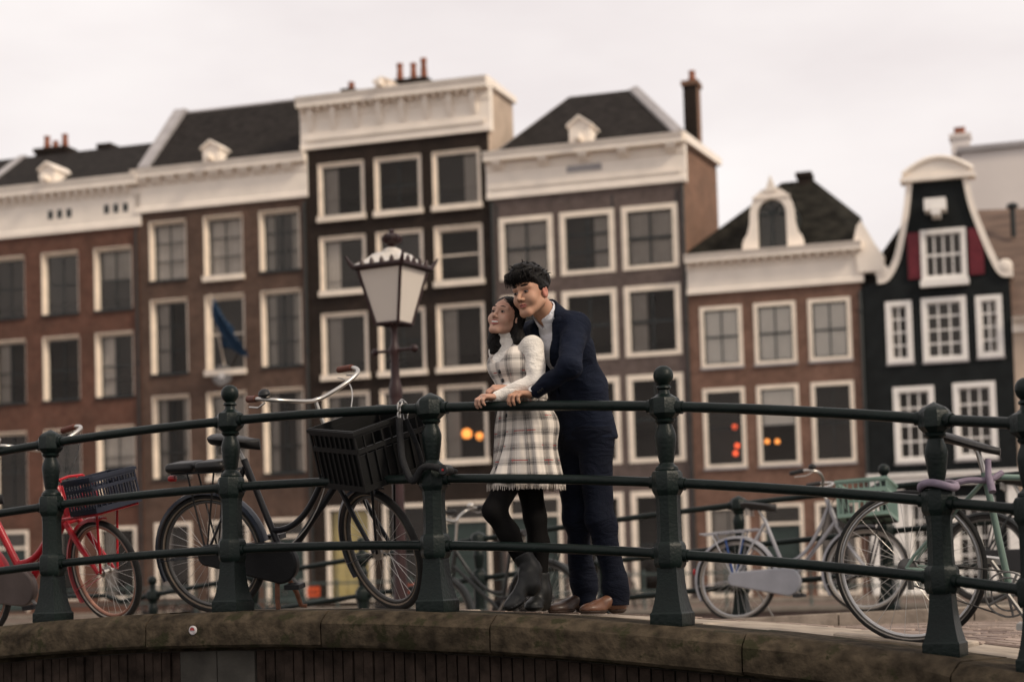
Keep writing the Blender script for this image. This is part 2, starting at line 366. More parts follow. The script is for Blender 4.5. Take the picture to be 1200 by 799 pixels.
for g in (fac(-30, 250)[0], fac(71, 250)[0], fac(137, 250)[0]):
    for k in (-1, 0, 1):
        b = MB(); x = g-sl+k*.42; b.box(x-.11, x+.11, -.075, .0, hb+(ht-hb)*.30, hb+(ht-hb)*.47); b.build('attic_vent', 'bars_dark', c, False)
s1, h1 = fac(10, 188, 3.2); s2, h2 = fac(167, 174, 3.2)
rh = (h1+h2)/2
roof_mesh(h, [[(0,.15,ht), (W,.15,ht), (W,3.2,rh), (0,3.2,rh)], [(W,6.4,ht), (0,6.4,ht), (0,3.2,rh), (W,3.2,rh)]])
b = MB(); b.prism([(.1, ht-.2), (.1, ht+.2), (3.2, rh+.22), (6.4, ht+.2), (6.4, ht-.2)], fac(12,200,2)[0]-sl-.35, fac(12,200,2)[0]-sl, 'x'); b.build('parapet', 'lead', h, False)
hoist(h, fac(61, 205)[0]-sl, ht-.05, ht+.85, 1.1)
chimney(h, fac(46, 185, 3.6)[0]-sl, fac(81, 185, 3.6)[0]-sl, 3.3, 4.1, rh-.6, rh+.45, [(fac(54,180,3.6)[0]-sl, 3.7, .6), (fac(64,180,3.6)[0]-sl, 3.7, .35), (fac(75,180,3.6)[0]-sl, 3.7, .6)], 'brick_black')
chimney(h, fac(120, 185, 3.6)[0]-sl, fac(133, 185, 3.6)[0]-sl, 3.3, 3.9, rh-.6, rh+.35, [], 'brick_black')

# --- house C: brown brick, the flag hangs here
sl = sr+.004; sr = fac(358, 240)[0]; h = house('canal_house', 'brown brick canal house with the blue flag and round plaque on its front', sl); W = sr-sl
hb, ht = fac(260, 241)[1], fac(260, 191)[1]
def spC(i, j):
    k = dict(nx=2, nz=3 if j < 3 else 2, deep=.19, cur={(0,0): 'cf', (2,0): 'cs', (1,0): 'cf', (0,2): 'cs', (2,1): 'cs', (0,1): 'cl', (2,2): 'cs', (1,2): 'cf'}.get((i, j)))
    if i == 1: k.update(sill='thick'); 
    if i == 1 and j == 1: k.update(nx=1, nz=2, bm='frame_cream')
    if j == 3: k = dict(nx=1, nz=2, sill=None, door=(i == 2), cur='cl')
    return k
holes = make_windows(h, sl, [(176, 219.5, 345), (240, 286, 345), (305.5, 353, 345)], [(256, 326, 219), (348.5, 436, 219), (463, 560, 200), (612, 700, 200)], spC)
shell(h, 0, W, 0, hb+.05, holes, 'brick_brown')
c = cornice(h, 0, W, hb, ht)
H = ht-hb; blocks(c, [.3+k*.62 for k in range(int(W/.62))], .40, hb+H*.62, hb+H*.798, -.34)
s1, h1 = fac(195, 138, 3.4); s2, h2 = fac(348, 121, 3.4); rh = (h1+h2)/2
roof_mesh(h, [[(0,.15,ht), (W,.15,ht), (W,3.4,rh), (0,3.4,rh)], [(W,6.8,ht), (0,6.8,ht), (0,3.4,rh), (W,3.4,rh)]])
b = MB(); b.prism([(.1, ht-.3), (.1, ht+.25), (3.2, rh+.25), (3.6, rh+.25), (6.8, ht+.25), (6.8, ht-.3)], -.05, .45, 'x'); b.build('parapet', 'lead', h, False)
band(h, (0.4, 3.4, rh+.05), (W, 3.4, rh+.05), .13, .1)
hoist(h, fac(252, 180)[0]-sl, ht-.05, ht+.85, 1.15)
# flag, pole and plaque
px0, pz0 = fac(264, 432); px1, pz1 = fac(246, 345, -1.6)
root_f = h
fl = thing('flag', 'blue flag on a slanting pole above a round plaque on the brown house', 'flag', FO+ES*px0, -A0)
pt = (px1-px0, -1.6, pz1)
b = MB(); b.tube([(0, .0, pz0), pt], .03, 8); b.build('pole', 'frame_cream', fl)
b = MB(); a0 = Vector((0, 0, pz0)); a1 = Vector(pt); hang = []
for i in range(9):
    t = .30+.66*i/8; p = a0.lerp(a1, t); row = []
    for k in range(9):
        q = k/8; L = 1.75*(.55+.45*i/8)
        row.append((p.x+q*(1.05-.30*i/8)+.05*math.sin(q*5+i), p.y+.13*math.sin(q*7+i*.9)+.2*q, p.z-q*(.30+.75*i/8)-.15*q*q))
    hang.append(row)
for i in range(8):
    for k in range(8): b.quad(hang[i][k], hang[i+1][k], hang[i+1][k+1], hang[i][k+1])
o = b.build('cloth', 'flag_blue', fl); md = o.modifiers.new('t', 'SOLIDIFY'); md.thickness = .012
pq = thing('wall_plaque', 'round grey emblem plaque with a star under the flagpole', 'plaque', FO+ES*fac(261, 439)[0]+ED*-.02, -A0)
zc = fac(261, 440)[1]; T = Matrix.Translation((0, -.04, zc)) @ Matrix.Rotation(PI/2, 4, 'X')
b = MB(); b.lathe([(.40, -.06), (.42, 0), (.37, .05), (.33, .03), (.0, .03)], 28, T); b.build('disc', 'plaque', pq)
b = MB(); b.prism([(.2*math.cos(PI/2+k*PI/5)*(1 if k % 2 == 0 else .42), .2*math.sin(PI/2+k*PI/5)*(1 if k % 2 == 0 else .42)) for k in range(10)], .03, .06, 'z', T); b.build('star', 'frame_white', pq, False)
b = MB(); b.box(-.05, .05, -.08, .05, zc+.3, pz0+.02); b.build('bracket', 'lead', pq, False)

# --- house D: black brick with the deep cream cornice
sl = sr+.004; sr = fac(572.5, 165)[0]; h = house('canal_house', 'tall black brick canal house with the deepest cream cornice and bracketed panels', sl); W = sr-sl
hb, ht = fac(465, 165)[1], fac(465, 105)[1]
def spD(i, j):
    k = dict(nx=1, nz=1, sill='thick', fw=.15, sash=True, deep=.09, cur={(0,0): 'cl', (2,0): 'cr', (0,2): 'cl', (0,1): 'cl', (0,4): 'ol'}.get((i, j)))
    if i == 1: k.update(nx=2, nz=2)
    if j == 1 and i == 2: k.update(nz=2, bm='frame_cream')
    if j == 4: k.update(sill=None, deep=0, cur='of' if i == 0 else None, door=(i == 2)); 
    return k
holes = make_windows(h, sl, [(373, 427, 225), (439, 494, 215), (507, 563.5, 210)], [(183, 246, 465), (270, 334, 468), (361, 434, 468), (455, 541, 470), (590, 703, 470)], spD)
d9, h9 = side(600.6, 116, sr); shell(h, 0, W, 0, hb+.05, holes, 'brick_black', 'plaster_tan', depth=d9, rtop=[(0, ht-.25), (d9, h9-.15)])
c = cornice(h, 0, W, hb, ht, proj=.55); H = ht-hb
blocks(c, [.35+k*.93 for k in range(int(W/.93)+1) if .35+k*.93 < W], .22, hb+H*.36, hb+H*.798, -.30)
blocks(c, [.1+k*.31 for k in range(int(W/.31))], .14, hb+H*.68, hb+H*.798, -.40, name='dentil')
b = MB(); b.box(.1, W-.1, -.15, .0, hb+H*.16, hb+H*.24); b.build('moulding', 'trim', c, False)
b = MB(); b.prism([(-.35, ht-.25), (-.35, ht+.05), (d9+.1, h9+.05), (d9+.1, h9-.18)], W-.15, W+.14, 'x'); b.build('parapet', 'trim', h, False)
roof_mesh(h, [[(.1, .2, ht-.25), (W-.2, .2, ht-.25), (W-.2, d9, h9-.3), (.1, d9, h9-.3)]])
def pots(pxs, yb, yt, d, m, hh):
    a, z0 = fac(pxs[0]-6, yb, d); e = fac(pxs[-1]+6, yb, d)[0]; z1 = fac(pxs[0], yt, d)[1]
    chimney(h, a-sl, e-sl, d-.4, d+.4, ht-1.2, z1, [(fac(p, yt, d)[0]-sl, d, q) for p, q in zip(pxs, hh)], m)
pots([469, 485, 497], 106, 97, 3.0, 'brick_black', [.75, .7, .85]); pots([412], 112, 107, 3.0, 'brick_black', [.35])
hoist(h, fac(452, 108)[0]-sl, ht-.05, ht+.45, 1.0)

# --- house G: grey brick, hipped roof, tall chimney
sl = sr+.004; sr = fac(803.5, 300)[0]; h = house('canal_house', 'grey brick canal house with hipped slate roof and a tall square chimney', sl); W = sr-sl
hb, ht = fac(690, 223.5)[1], fac(690, 169)[1]
def spG(i, j):
    k = dict(nx=2, nz=2, fw=.20, sill=None, bw=.06, cur={(0,0): 'cf', (2,0): 'cf'}.get((i, j)))
    if i == 1 and j == 0: k.update(nz=3, bm='bars_dark')
    if j == 2: k.update(nz=2)
    if j == 3: k.update(nx=1, nz=2, door=(i == 0))
    return k
holes = make_windows(h, sl, [(585.5, 648.5, 290), (656.5, 720.5, 285), (729, 795, 280)], [(246.5, 321, 690), (339.5, 422, 690), (443, 545, 690), (578, 702, 690)], spG)
d9, h9 = side(839.5, 192, sr); ds, hs = side(797, 160, sr)
shell(h, 0, W, 0, hb+.05, holes, 'brick_grey', 'brick_side', depth=d9, rtop=[(0, ht-.25), (d9, h9)])
c = cornice(h, 0, W, hb, ht, proj=.5); H = ht-hb
blocks(c, [.35, 2.1, W/2, W-2.1, W-.35], .34, hb+H*.60, hb+H*.798, -.40)
b = MB(); xx = fac(685, 198)[0]-sl; b.box(xx-.65, xx+.65, -.09, 0, hb+H*.42, hb+H*.56); b.build('attic_vent', 'lead', c, False)
b = MB(); b.box(.05, W-.05, -.11, .0, hb+H*.20, hb+H*.27); b.build('moulding', 'trim', c, False)
b = MB(); b.prism([(-.3, ht-.3), (-.3, ht+.03), (d9+.1, h9+.2), (d9+.1, h9-.08)], W-.1, W+.2, 'x'); b.build('parapet', 'trim', h, False)
dr = 3.6; r0, z0 = fac(668, 117, dr); r1, z1 = fac(744, 109, dr); rz = (z0+z1)/2; r0 -= sl; r1 -= sl
hl = fac(600, 175, .6)[0]-sl
roof_mesh(h, [[(.2,.2,ht), (W-.1,.2,ht), (r1,dr,rz), (r0,dr,rz)], [(W-.1,.2,ht), (W-.1,d9,h9), (r1,dr,rz)], [(.2,.2,ht), (r0,dr,rz), (.2,d9,ht-.6)], [(r0,dr,rz), (r1,dr,rz), (W-.1,d9,h9), (.2,d9,ht-.6)]])
band(h, (r0, dr, rz), (r1, dr, rz), .13, .1); band(h, (r0, dr, rz), (.2, .2, ht), .13, .1); band(h, (r1, dr, rz), (W-.1, .2, ht), .28, .1)
hoist(h, fac(682, 160)[0]-sl, ht-.05, ht+1.0, 1.3)
dc = 4.2; cx0, _ = fac(802, 150, dc); cx1, _ = fac(818, 150, dc); ct = fac(812, 94, dc)[1]
chimney(h, cx0-sl, cx1-sl, dc, dc+.75, ht-1.5, ct, [(cx0-sl+.3, dc+.35, .45)], 'brick_side')
for k in range(3):
    b = MB(); xx = W*(k+.5)/3+(-.95 if k == 0 else .95 if k == 2 else 1.0); b.box(xx-.03, xx+.03, -.02, 0, hb-.95, hb-.25); b.build('wall_anchor', 'bars_dark', h, False)

b = MB(); b.box(cx0-sl-.004, cx1-sl+.004, dc-.006, dc-.001, ht-1.0, ct-.19); b.build('chimney_front_shade', 'brick_black', h, False)  # dark sheet over the front: soot, and the unlit side put into the colour
# --- house B: rose brick, arched dormer
sl = sr+.004; sr = fac(1011, 400)[0]; h = house('canal_house', 'lower rose brick canal house with a white arched dormer in its mossy roof', sl); W = sr-sl
hb, ht = fac(905, 338.5)[1], fac(905, 292.5)[1]
def spB(i, j):
    k = dict(nx=2, nz=2, fw=.14, bm='bars_dark', cur='bf' if j == 0 else None, sill='sill')
    if j == 1: k.update(nx=2 if i == 2 else 1, nz=2, cur='bh' if i == 1 else None, bw=.03)
    if j == 2: k.update(nx=2, nz=2, cur='cf' if i == 0 else 'cs', door=(i == 1), sill=None)
    return k
holes = make_windows(h, sl, [(821, 870.5, 400), (884, 933.5, 395), (947.5, 998, 390)], [(354, 426, 905), (451, 545, 905), (590, 698, 905)], spB)
shell(h, 0, W, 0, hb+.05, holes, 'brick_rose')
c = cornice(h, 0, W, hb, ht, proj=.45, left=False); H = ht-hb
blocks(c, [.15+k*.30 for k in range(int(W/.30))], .15, hb+H*.66, hb+H*.798, -.33, name='dentil')
dr = 4.0; r0, z0 = fac(916, 212, dr); r1, z1 = fac(953, 213, dr); rz = (z0+z1)/2; r0 -= sl; r1 -= sl; zk, = [fac(1000, 252, 2.2)[1]]; xk = fac(1009, 258, 2.2)[0]-sl
roof_mesh(h, [[(-.3,.15,ht), (W,.15,ht), (xk,2.2,zk-.1), (r1,dr,rz), (r0,dr,rz)], [(W,.15,ht), (W,8,ht), (r1,dr,rz), (xk,2.2,zk-.1)], [(-.3,.15,ht), (r0,dr,rz), (-.3,8,ht)], [(W,8,ht), (-.3,8,ht), (r0,dr,rz), (r1,dr,rz)]], 'roof_moss')
chimney(h, r1-.55, r1-.1, dr-.2, dr+.5, rz-.5, rz+.28, [], 'brick_black')
fB = lambda x, y: (fac(x, y)[0]-sl, fac(x, y)[1])
b = MB(); b.prism([fB(1001, 282), fB(1004, 266), fB(1009, 259), fB(1016, 270), fB(1026, 287), fB(1036, 300), fB(1036, 318), fB(1006, 320)], -.14, .5, 'y'); b.build('parapet', 'trim', h, False)
# dormer: scrolled white front round an arched light
x0, zb = fac(870, 289); x1 = fac(941.5, 285)[0]; zt = fac(905, 218)[1]; x0 -= sl; x1 -= sl; xc = (x0+x1)/2; hw = (x1-x0)/2; wx = (fac(922, 260)[0]-fac(888, 260)[0])/2; wt = fac(905, 233)[1]; zb = ht+.02
out = [(-1, 0), (-1, .10), (-.93, .2), (-.82, .27), (-.74, .42), (-.72, .60), (-.66, .74), (-.52, .87), (-.3, .95), (-.12, .97)]
outl = [(xc+a*hw, zb+b_*(zt-zb)) for a, b_ in out]+[(xc-a*hw, zb+b_*(zt-zb)) for a, b_ in out[::-1]]
inn = [(xc-wx, zb)]+[(xc-wx*math.cos(PI*k/12), wt-wx*1.0+wx*1.0*math.sin(PI*k/12)) for k in range(13)]+[(xc+wx, zb)]
poly = outl+inn[::-1]
dm = MB(); dm.prism(poly, .0, .28, 'y'); dmo = dm.build('dormer', 'trim', h, False)
b = MB(); b.prism([(xc-.2, zt-.18), (xc, zt+.38), (xc+.2, zt-.18)], -.06, .3, 'y'); b.box(xc-hw*.62, xc+hw*.62, -.05, .0, zt-.42, zt-.34); b.build('finial', 'trim', dmo, False)
b = MB(); b.prism(inn, .15, .18, 'y'); b.build('pane', 'pane_glass', dmo, False)
b = MB(); b.box(xc-.03, xc+.03, .1, .15, zb, wt-.02); b.box(xc-wx+.02, xc+wx-.02, .09, .149, wt-wx-.03, wt-wx+.03)
for s in (-1, 1): b.tube([(xc, .12, wt-wx), (xc+s*wx*.68, .12, wt-wx*.32)], .025, 6)
b.build('glazing_bar', 'bars_dark', dmo, False)
b = MB(); b.prism([(xc-hw*.75, zb), (xc-hw*.75, zb+(zt-zb)*.6), (xc-hw*.4, zt-.15), (xc+hw*.4, zt-.15), (xc+hw*.75, zb+(zt-zb)*.6), (xc+hw*.75, zb)], .30, 2.6, 'y'); b.build('cheek', 'bars_dark', dmo, False)
# light bulbs glowing behind the middle floor of the rose house
def bulb(x, y, d, r, m, lab, grp):
    s, z = fac(x, y, d); o = thing('hanging_lamp', lab, 'lamp', FO+ES*s+ED*d+Vector((0, 0, z)), -A0, grp)
    b = MB(); b.ell((0,0,0), r, 12, 8); b.build('bulb', m, o)
    b = MB(); b.tube([(0,0,r*.9), (0,0,1.0)], .008, 6); b.build('cord', 'bars_dark', o)
for x, y, lb in ((861, 500, 'upper red lamp in the rose house window beside the grey house'), (864, 522, 'middle red lamp of three in the rose house window beside the grey house'), (862, 531, 'lowest red lamp in the rose house window beside the grey house')): bulb(x, y, .7, .09, 'lamp_red', lb, 'red lamps in the rose house')
for x, y in ((899, 517), (911, 517)): bulb(x, y, .7, .085, 'lamp_orange', 'round orange lamp glowing in the middle first-floor window of the rose house', 'orange lamps in the rose house')
for x, y, q, lb in ((547, 508, .19, 'larger orange lamp glowing in the first-floor window of the black brick house'), (562, 511, .14, 'smaller orange lamp glowing in the first-floor window of the black brick house')): bulb(x, y, .7, q, 'lamp_orange', lb, 'orange lamps in the black house')

# --- house K: black house with the bell gable
sl = sr+.004; sr = fac(1188, 420)[0]; h = house('gabled_house', 'black canal house with white-edged bell gable and red attic shutters', sl); W = sr-sl
zs = fac(1100, 328)[1]
W8 = dict(fm='frame_white', bm='frame_white', fw=.17, bw=.055, sill='sill')
def one(xa, ya, xb, yb, **kw):
    x0, z1 = fac(xa, ya); x1, z0 = fac(xb, yb); window(h, x0-sl, x1-sl, z0, z1, **{**W8, **kw}); return (x0-sl, x1-sl, z0, z1)
holes = [one(1037, 354, 1071, 424, nx=2, nz=4), one(1079, 350, 1135, 421, nx=3, nz=4), one(1142.5, 347, 1177, 417, nx=2, nz=4),
         one(1046, 454, 1098, 540, nx=3, nz=4), one(1116, 449, 1170, 536, nx=3, nz=4),
         one(1030, 588, 1052, 695, nx=1, nz=4), one(1062, 585, 1108, 695, nx=3, nz=5), one(1116, 583, 1170, 695, nx=3, nz=5)]
shell(h, 0, W, 0, zs, holes, 'tarred_wall', 'brick_side', depth=9)
f = lambda x, y: (fac(x, y)[0]-sl, fac(x, y)[1])
ga = [f(1040, 328), f(1051, 306), f(1057, 275), f(1062, 245), f(1065, 212), f(1133, 208), f(1140, 240), f(1151, 270), f(1163, 297), f(1175, 322)]
ga = [(0.02, zs)]+ga+[(W-.02, zs)]
gb = MB(); gb.prism(ga, .003, .35, 'y'); gable = gb.build('gable', 'tarred_wall', h, False)
def edging(pts, wd0, wd1):
    b = MB(); P = cat_rom([(p[0], 0, p[1]) for p in pts], 5); n = len(P); rs = []
    for i, p in enumerate(P):
        t = (P[min(i+1, n-1)]-P[max(0, i-1)]).normalized(); nn = Vector((t.z, 0, -t.x)); wd = wd0+(wd1-wd0)*i/(n-1)
        rs.append([p+nn*wd+Vector((0, -.10, 0)), p-nn*wd*.3+Vector((0, -.10, 0)), p-nn*wd*.3+Vector((0, .40, 0)), p+nn*wd+Vector((0, .40, 0))])
    b.rings(rs); b.build('gable_edging', 'trim', gable, True, 50)
edging([f(1028, 327), f(1038, 324), f(1049, 303), f(1056, 272), f(1061, 240), f(1064, 210)], .18, .15)
edging([f(1187, 318), f(1175, 317), f(1163, 296), f(1151, 268), f(1140, 238), f(1133, 208)], -.18, -.15)
for cx, cy in ((1034, 319), (1178, 312)):
    x, z = f(cx, cy); b = MB(); b.lathe([(.20, -.12), (.24, -.1), (.24, .3), (.20, .33), (.0, .33)], 20, Matrix.Translation((x, .22, z)) @ Matrix.Rotation(PI/2, 4, 'X')); b.build('scroll', 'trim', gable)
(xa, za), (xb, zb) = f(1058, 212), f(1140, 207); zb = (za+zb)/2; zt = f(1099, 186)[1]
ped = [(xa, zb), (xa, zb+.2)]+[(xa+.05+(xb-xa-.1)*k/12, zb+.2+(zt-zb-.2)*math.sin(PI*k/12)**.8) for k in range(1, 12)]+[(xb, zb+.2), (xb, zb)]
b = MB(); b.prism(ped, -.18, .42, 'y'); p = b.build('pediment', 'trim', gable, False)
b = MB(); b.box(xa-.08, xb+.08, -.26, .45, zb-.06, zb+.10); b.build('moulding', 'trim', p, False)
b = MB(); b.tube([(q[0], -.2, q[1]) for q in ped[1:-1]], .09, 8); b.build('moulding', 'trim', p)
x0, z1 = f(1078, 271); x1, z0 = f(1134, 326); window(gable, x0, x1, z0, z1, fm='frame_white', bm='frame_white', nx=4, nz=2, fw=.15, proud=-.02, sill='thick', bw=.05, yo=-.115)
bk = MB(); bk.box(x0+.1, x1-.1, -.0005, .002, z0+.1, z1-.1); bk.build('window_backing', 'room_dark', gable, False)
for a in (1063, 1134.5):
    q0 = f(a, 283 if a < 1100 else 277); b = MB(); wd = .48; b.box(q0[0], q0[0]+wd, -.07, .0, z0+.10, z1-.05); sh = b.build('shutter', 'shutter_red', gable, False)
    for k in (.08, .54): b = MB(); b.box(q0[0]+.07, q0[0]+wd-.07, -.085, -.0705, z0+.1+k*(z1-z0-.2), z0+.1+(k+.36)*(z1-z0-.2)); b.build('panel', 'shutter_red', sh, False)
x, z = f(1098, 247); b = MB(); b.box(x-.38, x+.32, -.75, .0, z-.10, z+.30); b.box(x-.14, x+.14, -1.1, -.2, z-.33, z-.09); b.build('hoist_beam', 'frame_white', gable, False)
rz = fac(1100, 225, 1)[1]; roof_mesh(h, [[(0, .36, zs), (W/2, .36, rz), (W/2, 9, rz), (0, 9, zs)], [(W/2, .36, rz), (W, .36, zs), (W, 9, zs), (W/2, 9, rz)]])
z0 = fac(1100, 568)[1]; z1 = fac(1100, 553)[1]; b = MB(); b.box(.05, W-.05, -.35, .0, z0, z1); b.box(-.02, W+.02, -.45, .0, z1-.12, z1); cc = b.build('cornice', 'frame_white', h, False)
for q in (0.02, fac(1055, 640)[0]-sl-.16, fac(1112, 640)[0]-sl-.18, W-.42): b = MB(); b.box(q, q+.36, -.10, .0, 0, z0); b.build('pilaster', 'frame_white', h, False)

for rt, xp, zt_ in ((0, 160, 270), (1, 357, 240), (3, 577, 240), (3, 800, 220), (4, 1008, 345)):
    hs_ = [o for o in bpy.data.objects if o.name.startswith('canal_house')]; hs_.sort(key=lambda o: o.name); hh = hs_[rt]; s_, z_ = fac(xp, zt_); x_ = s_-(Vector(hh.location)-FO).dot(ES)
    b = MB(); b.tube([(x_, -.07, .2), (x_, -.07, z_), (x_, .05, z_+.15)], .05, 8); b.build('downpipe', 'bars_dark', hh)
    for k in range(3): b = MB(); b.box(x_-.075, x_+.075, -.13, 0, 3+k*3.4, 3.06+k*3.4); b.build('pipe_clip', 'bars_dark', hh, False)
# --- buildings right of the gable
sl = sr+.004; h = house('corner_house', 'low tan plastered house with a brown tiled roof against the black gabled house', sl); W = 9.
zt = fac(1195, 372)[1]; holes = [(1.6, 2.8, 6.4, 8.6), (4.2, 5.4, 6.4, 8.6), (1.6, 2.8, 3.0, 5.4), (4.2, 5.4, 3.0, 5.4), (6.6, 7.8, 3, 5.4)]
for q in holes: window(h, *q, fm='frame_white', bm='frame_white', nx=2, nz=2)
shell(h, 0, W, 0, zt, holes, 'plaster_tan'); c = cornice(h, 0, W, zt-.5, zt, left=False)
z2 = fac(1146, 249, 3.5)[1]
roof_mesh(h, [[(-.6,.1,zt), (W,.1,zt), (W,4.5,z2-.3), (-1.6,4.5,z2+.2)], [(W,4.5,z2-.3), (-1.6,4.5,z2+.2), (-1.6,9,zt), (W,9,zt)]], 'roof_tiles_brown')
x, z = fac(1187, 258, 3.0); b = MB(); b.tube([(x-sl, 3.0, z-.6), (x-sl, 3.0, z+.42)], .09, 10); b.lathe([(.1, z+.4), (.2, z+.44), (.2, z+.55), (.08, z+.62)], 10, Matrix.Translation((x-sl, 3.0, 0))); b.build('flue_pipe', 'bars_dark', h)
sb = fac(1128, 240, 14)[0]; h = thing('apartment_block', 'pale blank plastered block rising behind the brown tiled roof', 'building', FO+ES*sb+ED*14, -A0)
zt = fac(1135, 178, 14)[1]; b = MB(); b.box(0, 26, 0, 10, 0, zt); b.build('wall', 'plaster_pale', h, False); b = MB(); b.box(-.15, 26.1, -.15, 10.1, zt, zt+.22); b.build('parapet', 'lead', h, False)
x0 = fac(1114, 160, 14.5)[0]-sb; x1 = fac(1136, 160, 14.5)[0]-sb; chimney(h, x0, x1, .6, 1.4, zt-5, fac(1125, 156, 14.5)[1], [(x0+.25, 1, .35), (x1-.3, 1, .35)], 'plaster_pale')

# --- quay, street and water
mat('street_brick', (.13,.09,.075), .85, .25, 3, bump=.4, bscale=30)
mat('quay_stone', (.20,.17,.14), .85, .25, 2, bump=.3, bscale=12)
m, t, b_ = principled('canal_water'); b_.inputs['Base Color'].default_value = (.018,.02,.016,1); b_.inputs['Roughness'].default_value = .08
n = N('ShaderNodeTexNoise', t); n.inputs['Scale'].default_value = 3; bp = N('ShaderNodeBump', t); bp.inputs['Strength'].default_value = .25; bp.inputs['Distance'].default_value = .05
c_ = N('ShaderNodeTexCoord', t); t.links.new(c_.outputs['Object'], n.inputs[0]); t.links.new(n.outputs[0], bp.inputs['Height']); t.links.new(bp.outputs[0], b_.inputs['Normal'])
b = MB(); b.quad((-900,-300,-1.4), (900,-300,-1.4), (900,1500,-1.4), (-900,1500,-1.4)); tag(b.build('canal_water', 'canal_water', None, False), kind='structure')
QD = -11.
def LW(s, d, z): p = FO+ES*s+ED*d; return (p.x, p.y, z)
b = MB(); b.quad(LW(-500,QD,0), LW(500,QD,0), LW(500,900,0), LW(-500,900,0)); b.quad(LW(-500,QD,0), LW(500,QD,0), LW(500,QD,-1.6), LW(-500,QD,-1.6)); tag(b.build('quay_street', 'street_brick', None, False), kind='structure')
b = MB()
b.box(-60, 60, QD-.1, QD+.5, .0, .14); o = b.build('quay_kerb', 'quay_stone', None, False); o.location = FO; o.rotation_euler = (0, 0, -A0); tag(o, kind='structure')
b = MB(); b.box(-60, 60, -2.6, -.0, .0, .13); o = b.build('pavement', 'quay_stone', None, False); o.location = FO; o.rotation_euler = (0, 0, -A0); tag(o, kind='structure')
# ---------------------------------------------------------------- the bridge
mat('coping_stone', (.046,.035,.023), .9, .6, 13, bump=.9, bscale=34, wear=.54, wcol=(.026,.024,.012), wscale=6, spec=.12)
mat('bridge_brick', (.034,.024,.019), .9, .6, 9, bump=.6, bscale=40, spec=.1)
mat('bridge_mortar', (.045,.037,.03), .95, .3, 9, bump=.5)
mat('pale_block', (.055,.05,.042), .9, .25, 8, bump=.5)
mat('slab', (.30,.25,.20), .85, .3, 6, bump=.6, bscale=25)
mat('clinker', (.26,.20,.165), .85, .3, 5, bump=.4, bscale=40)
mat('clinker_dark', (.20,.15,.13), .85, .3, 5, bump=.4, bscale=40)
mat('sand_joint', (.10,.08,.065), .95, .3, 20)
mat('rail_paint', (.0046,.0092,.0080), .40, .25, 9, bump=.28, bscale=70, wear=.64, wcol=(.022,.027,.024), wscale=30, spec=.19)
SP = math.hypot(1.118, .58); UU = Vector((1.118, -.58, 0))/SP; VV = Vector((.58, 1.118, 0))/SP; DV = 6.33
def near(t): return max(.02, 1.308-.0316*(t+.78)**2)
def far(t): return max(.02, .945+.09*(t+.55)-.008*(t+.55)**2) if t > -6 else .3
def deck(t, v): k = min(1, max(-.3, v/DV)); return near(t)*(1-k)+far(t)*k
def road(t, v):
    k = min(1, max(0, (v-.75)/1.6)); return deck(t, v)-.10*k*k*(3-2*k)
def UVp(t, v, z=None):
    p = Vector((-.391, 8.55, 0))+UU*(t*SP)+VV*v; p.z = deck(t, v) if z is None else z; return p
def tv(p): q = Vector((p[0]+.391, p[1]-8.55, 0)); return q.dot(UU)/SP, q.dot(VV)
def t_at(px, v):
    a, b = -9., 9.
    for _ in range(50):
        m_ = (a+b)/2
        if pix(UVp(m_, v))[0] < px: a = m_
        else: b = m_
    return (a+b)/2
bridge = thing('bridge', 'low arched canal bridge with mossy stone coping over brick', 'bridge', UVp(-.78, 0, 0))
BO = Vector(bridge.location)
P6 = Vector((2.135, 7.02, 1.005)); P7 = Vector((2.66, 6.34, .86)); P8 = Vector((2.95, 5.95, .78))
path = [UVp(-8+.25*k, 0) for k in range(0, 41)]                      # t -8 .. 2
path = [p for p in path]+[UVp(2, 0).lerp(P6, k/4) for k in range(1, 5)]+[P6.lerp(P7, .5), P7, P8]
plen = [0.]
for a, b in zip(path, path[1:]): plen.append(plen[-1]+(b-a).length)
def on_path(s):
    for i in range(len(path)-1):
        if plen[i+1] >= s or i == len(path)-2:
            k = (s-plen[i])/(plen[i+1]-plen[i]); p = path[i].lerp(path[i+1], k); break
    i0, i1 = max(0, i-1), min(len(path)-1, i+2); tg = (path[i1]-path[i0]); tg.normalize(); n = Vector((tg.y, -tg.x, 0)).normalized(); return p, tg, n      # n points out over the canal
S0 = 8*SP                                                            # path length at t = 0
def strip(mb, s0, s1, prof, k=6, jit=0.):
    rs = []
    for i in range(k+1):
        p, tg, n = on_path(s0+(s1-s0)*i/k)
        rs.append([p-BO+n*a+Vector((0, 0, b))+Vector((0, 0, random.uniform(-jit, jit))) for a, b in prof])
    mb.rings(rs)
cop = [(-.20, -.004), (.115, -.004), (.135, -.012), (.188, -.052), (.195, -.066), (.195, -.172), (.183, -.186), (.06, -.19), (.06, -.21), (-.20, -.21)]
cuts = [S0+SP*t for t in (-7.9, -7, -6.1, -5.1, -4.1, -3.15, -2.2, -1.24, -.35, .42, 1.43)]+[S0+SP*2.25, plen[-1]-.01]
for a, b in zip(cuts, cuts[1:]):
    dz = random.uniform(-.004, .004); q = MB(); strip(q, a+.004, b-.004, [(x+(random.uniform(-.003, .003)), z+dz) for x, z in cop], 8, .0015); q.build('coping_stone', 'coping_stone', bridge, True, 30)
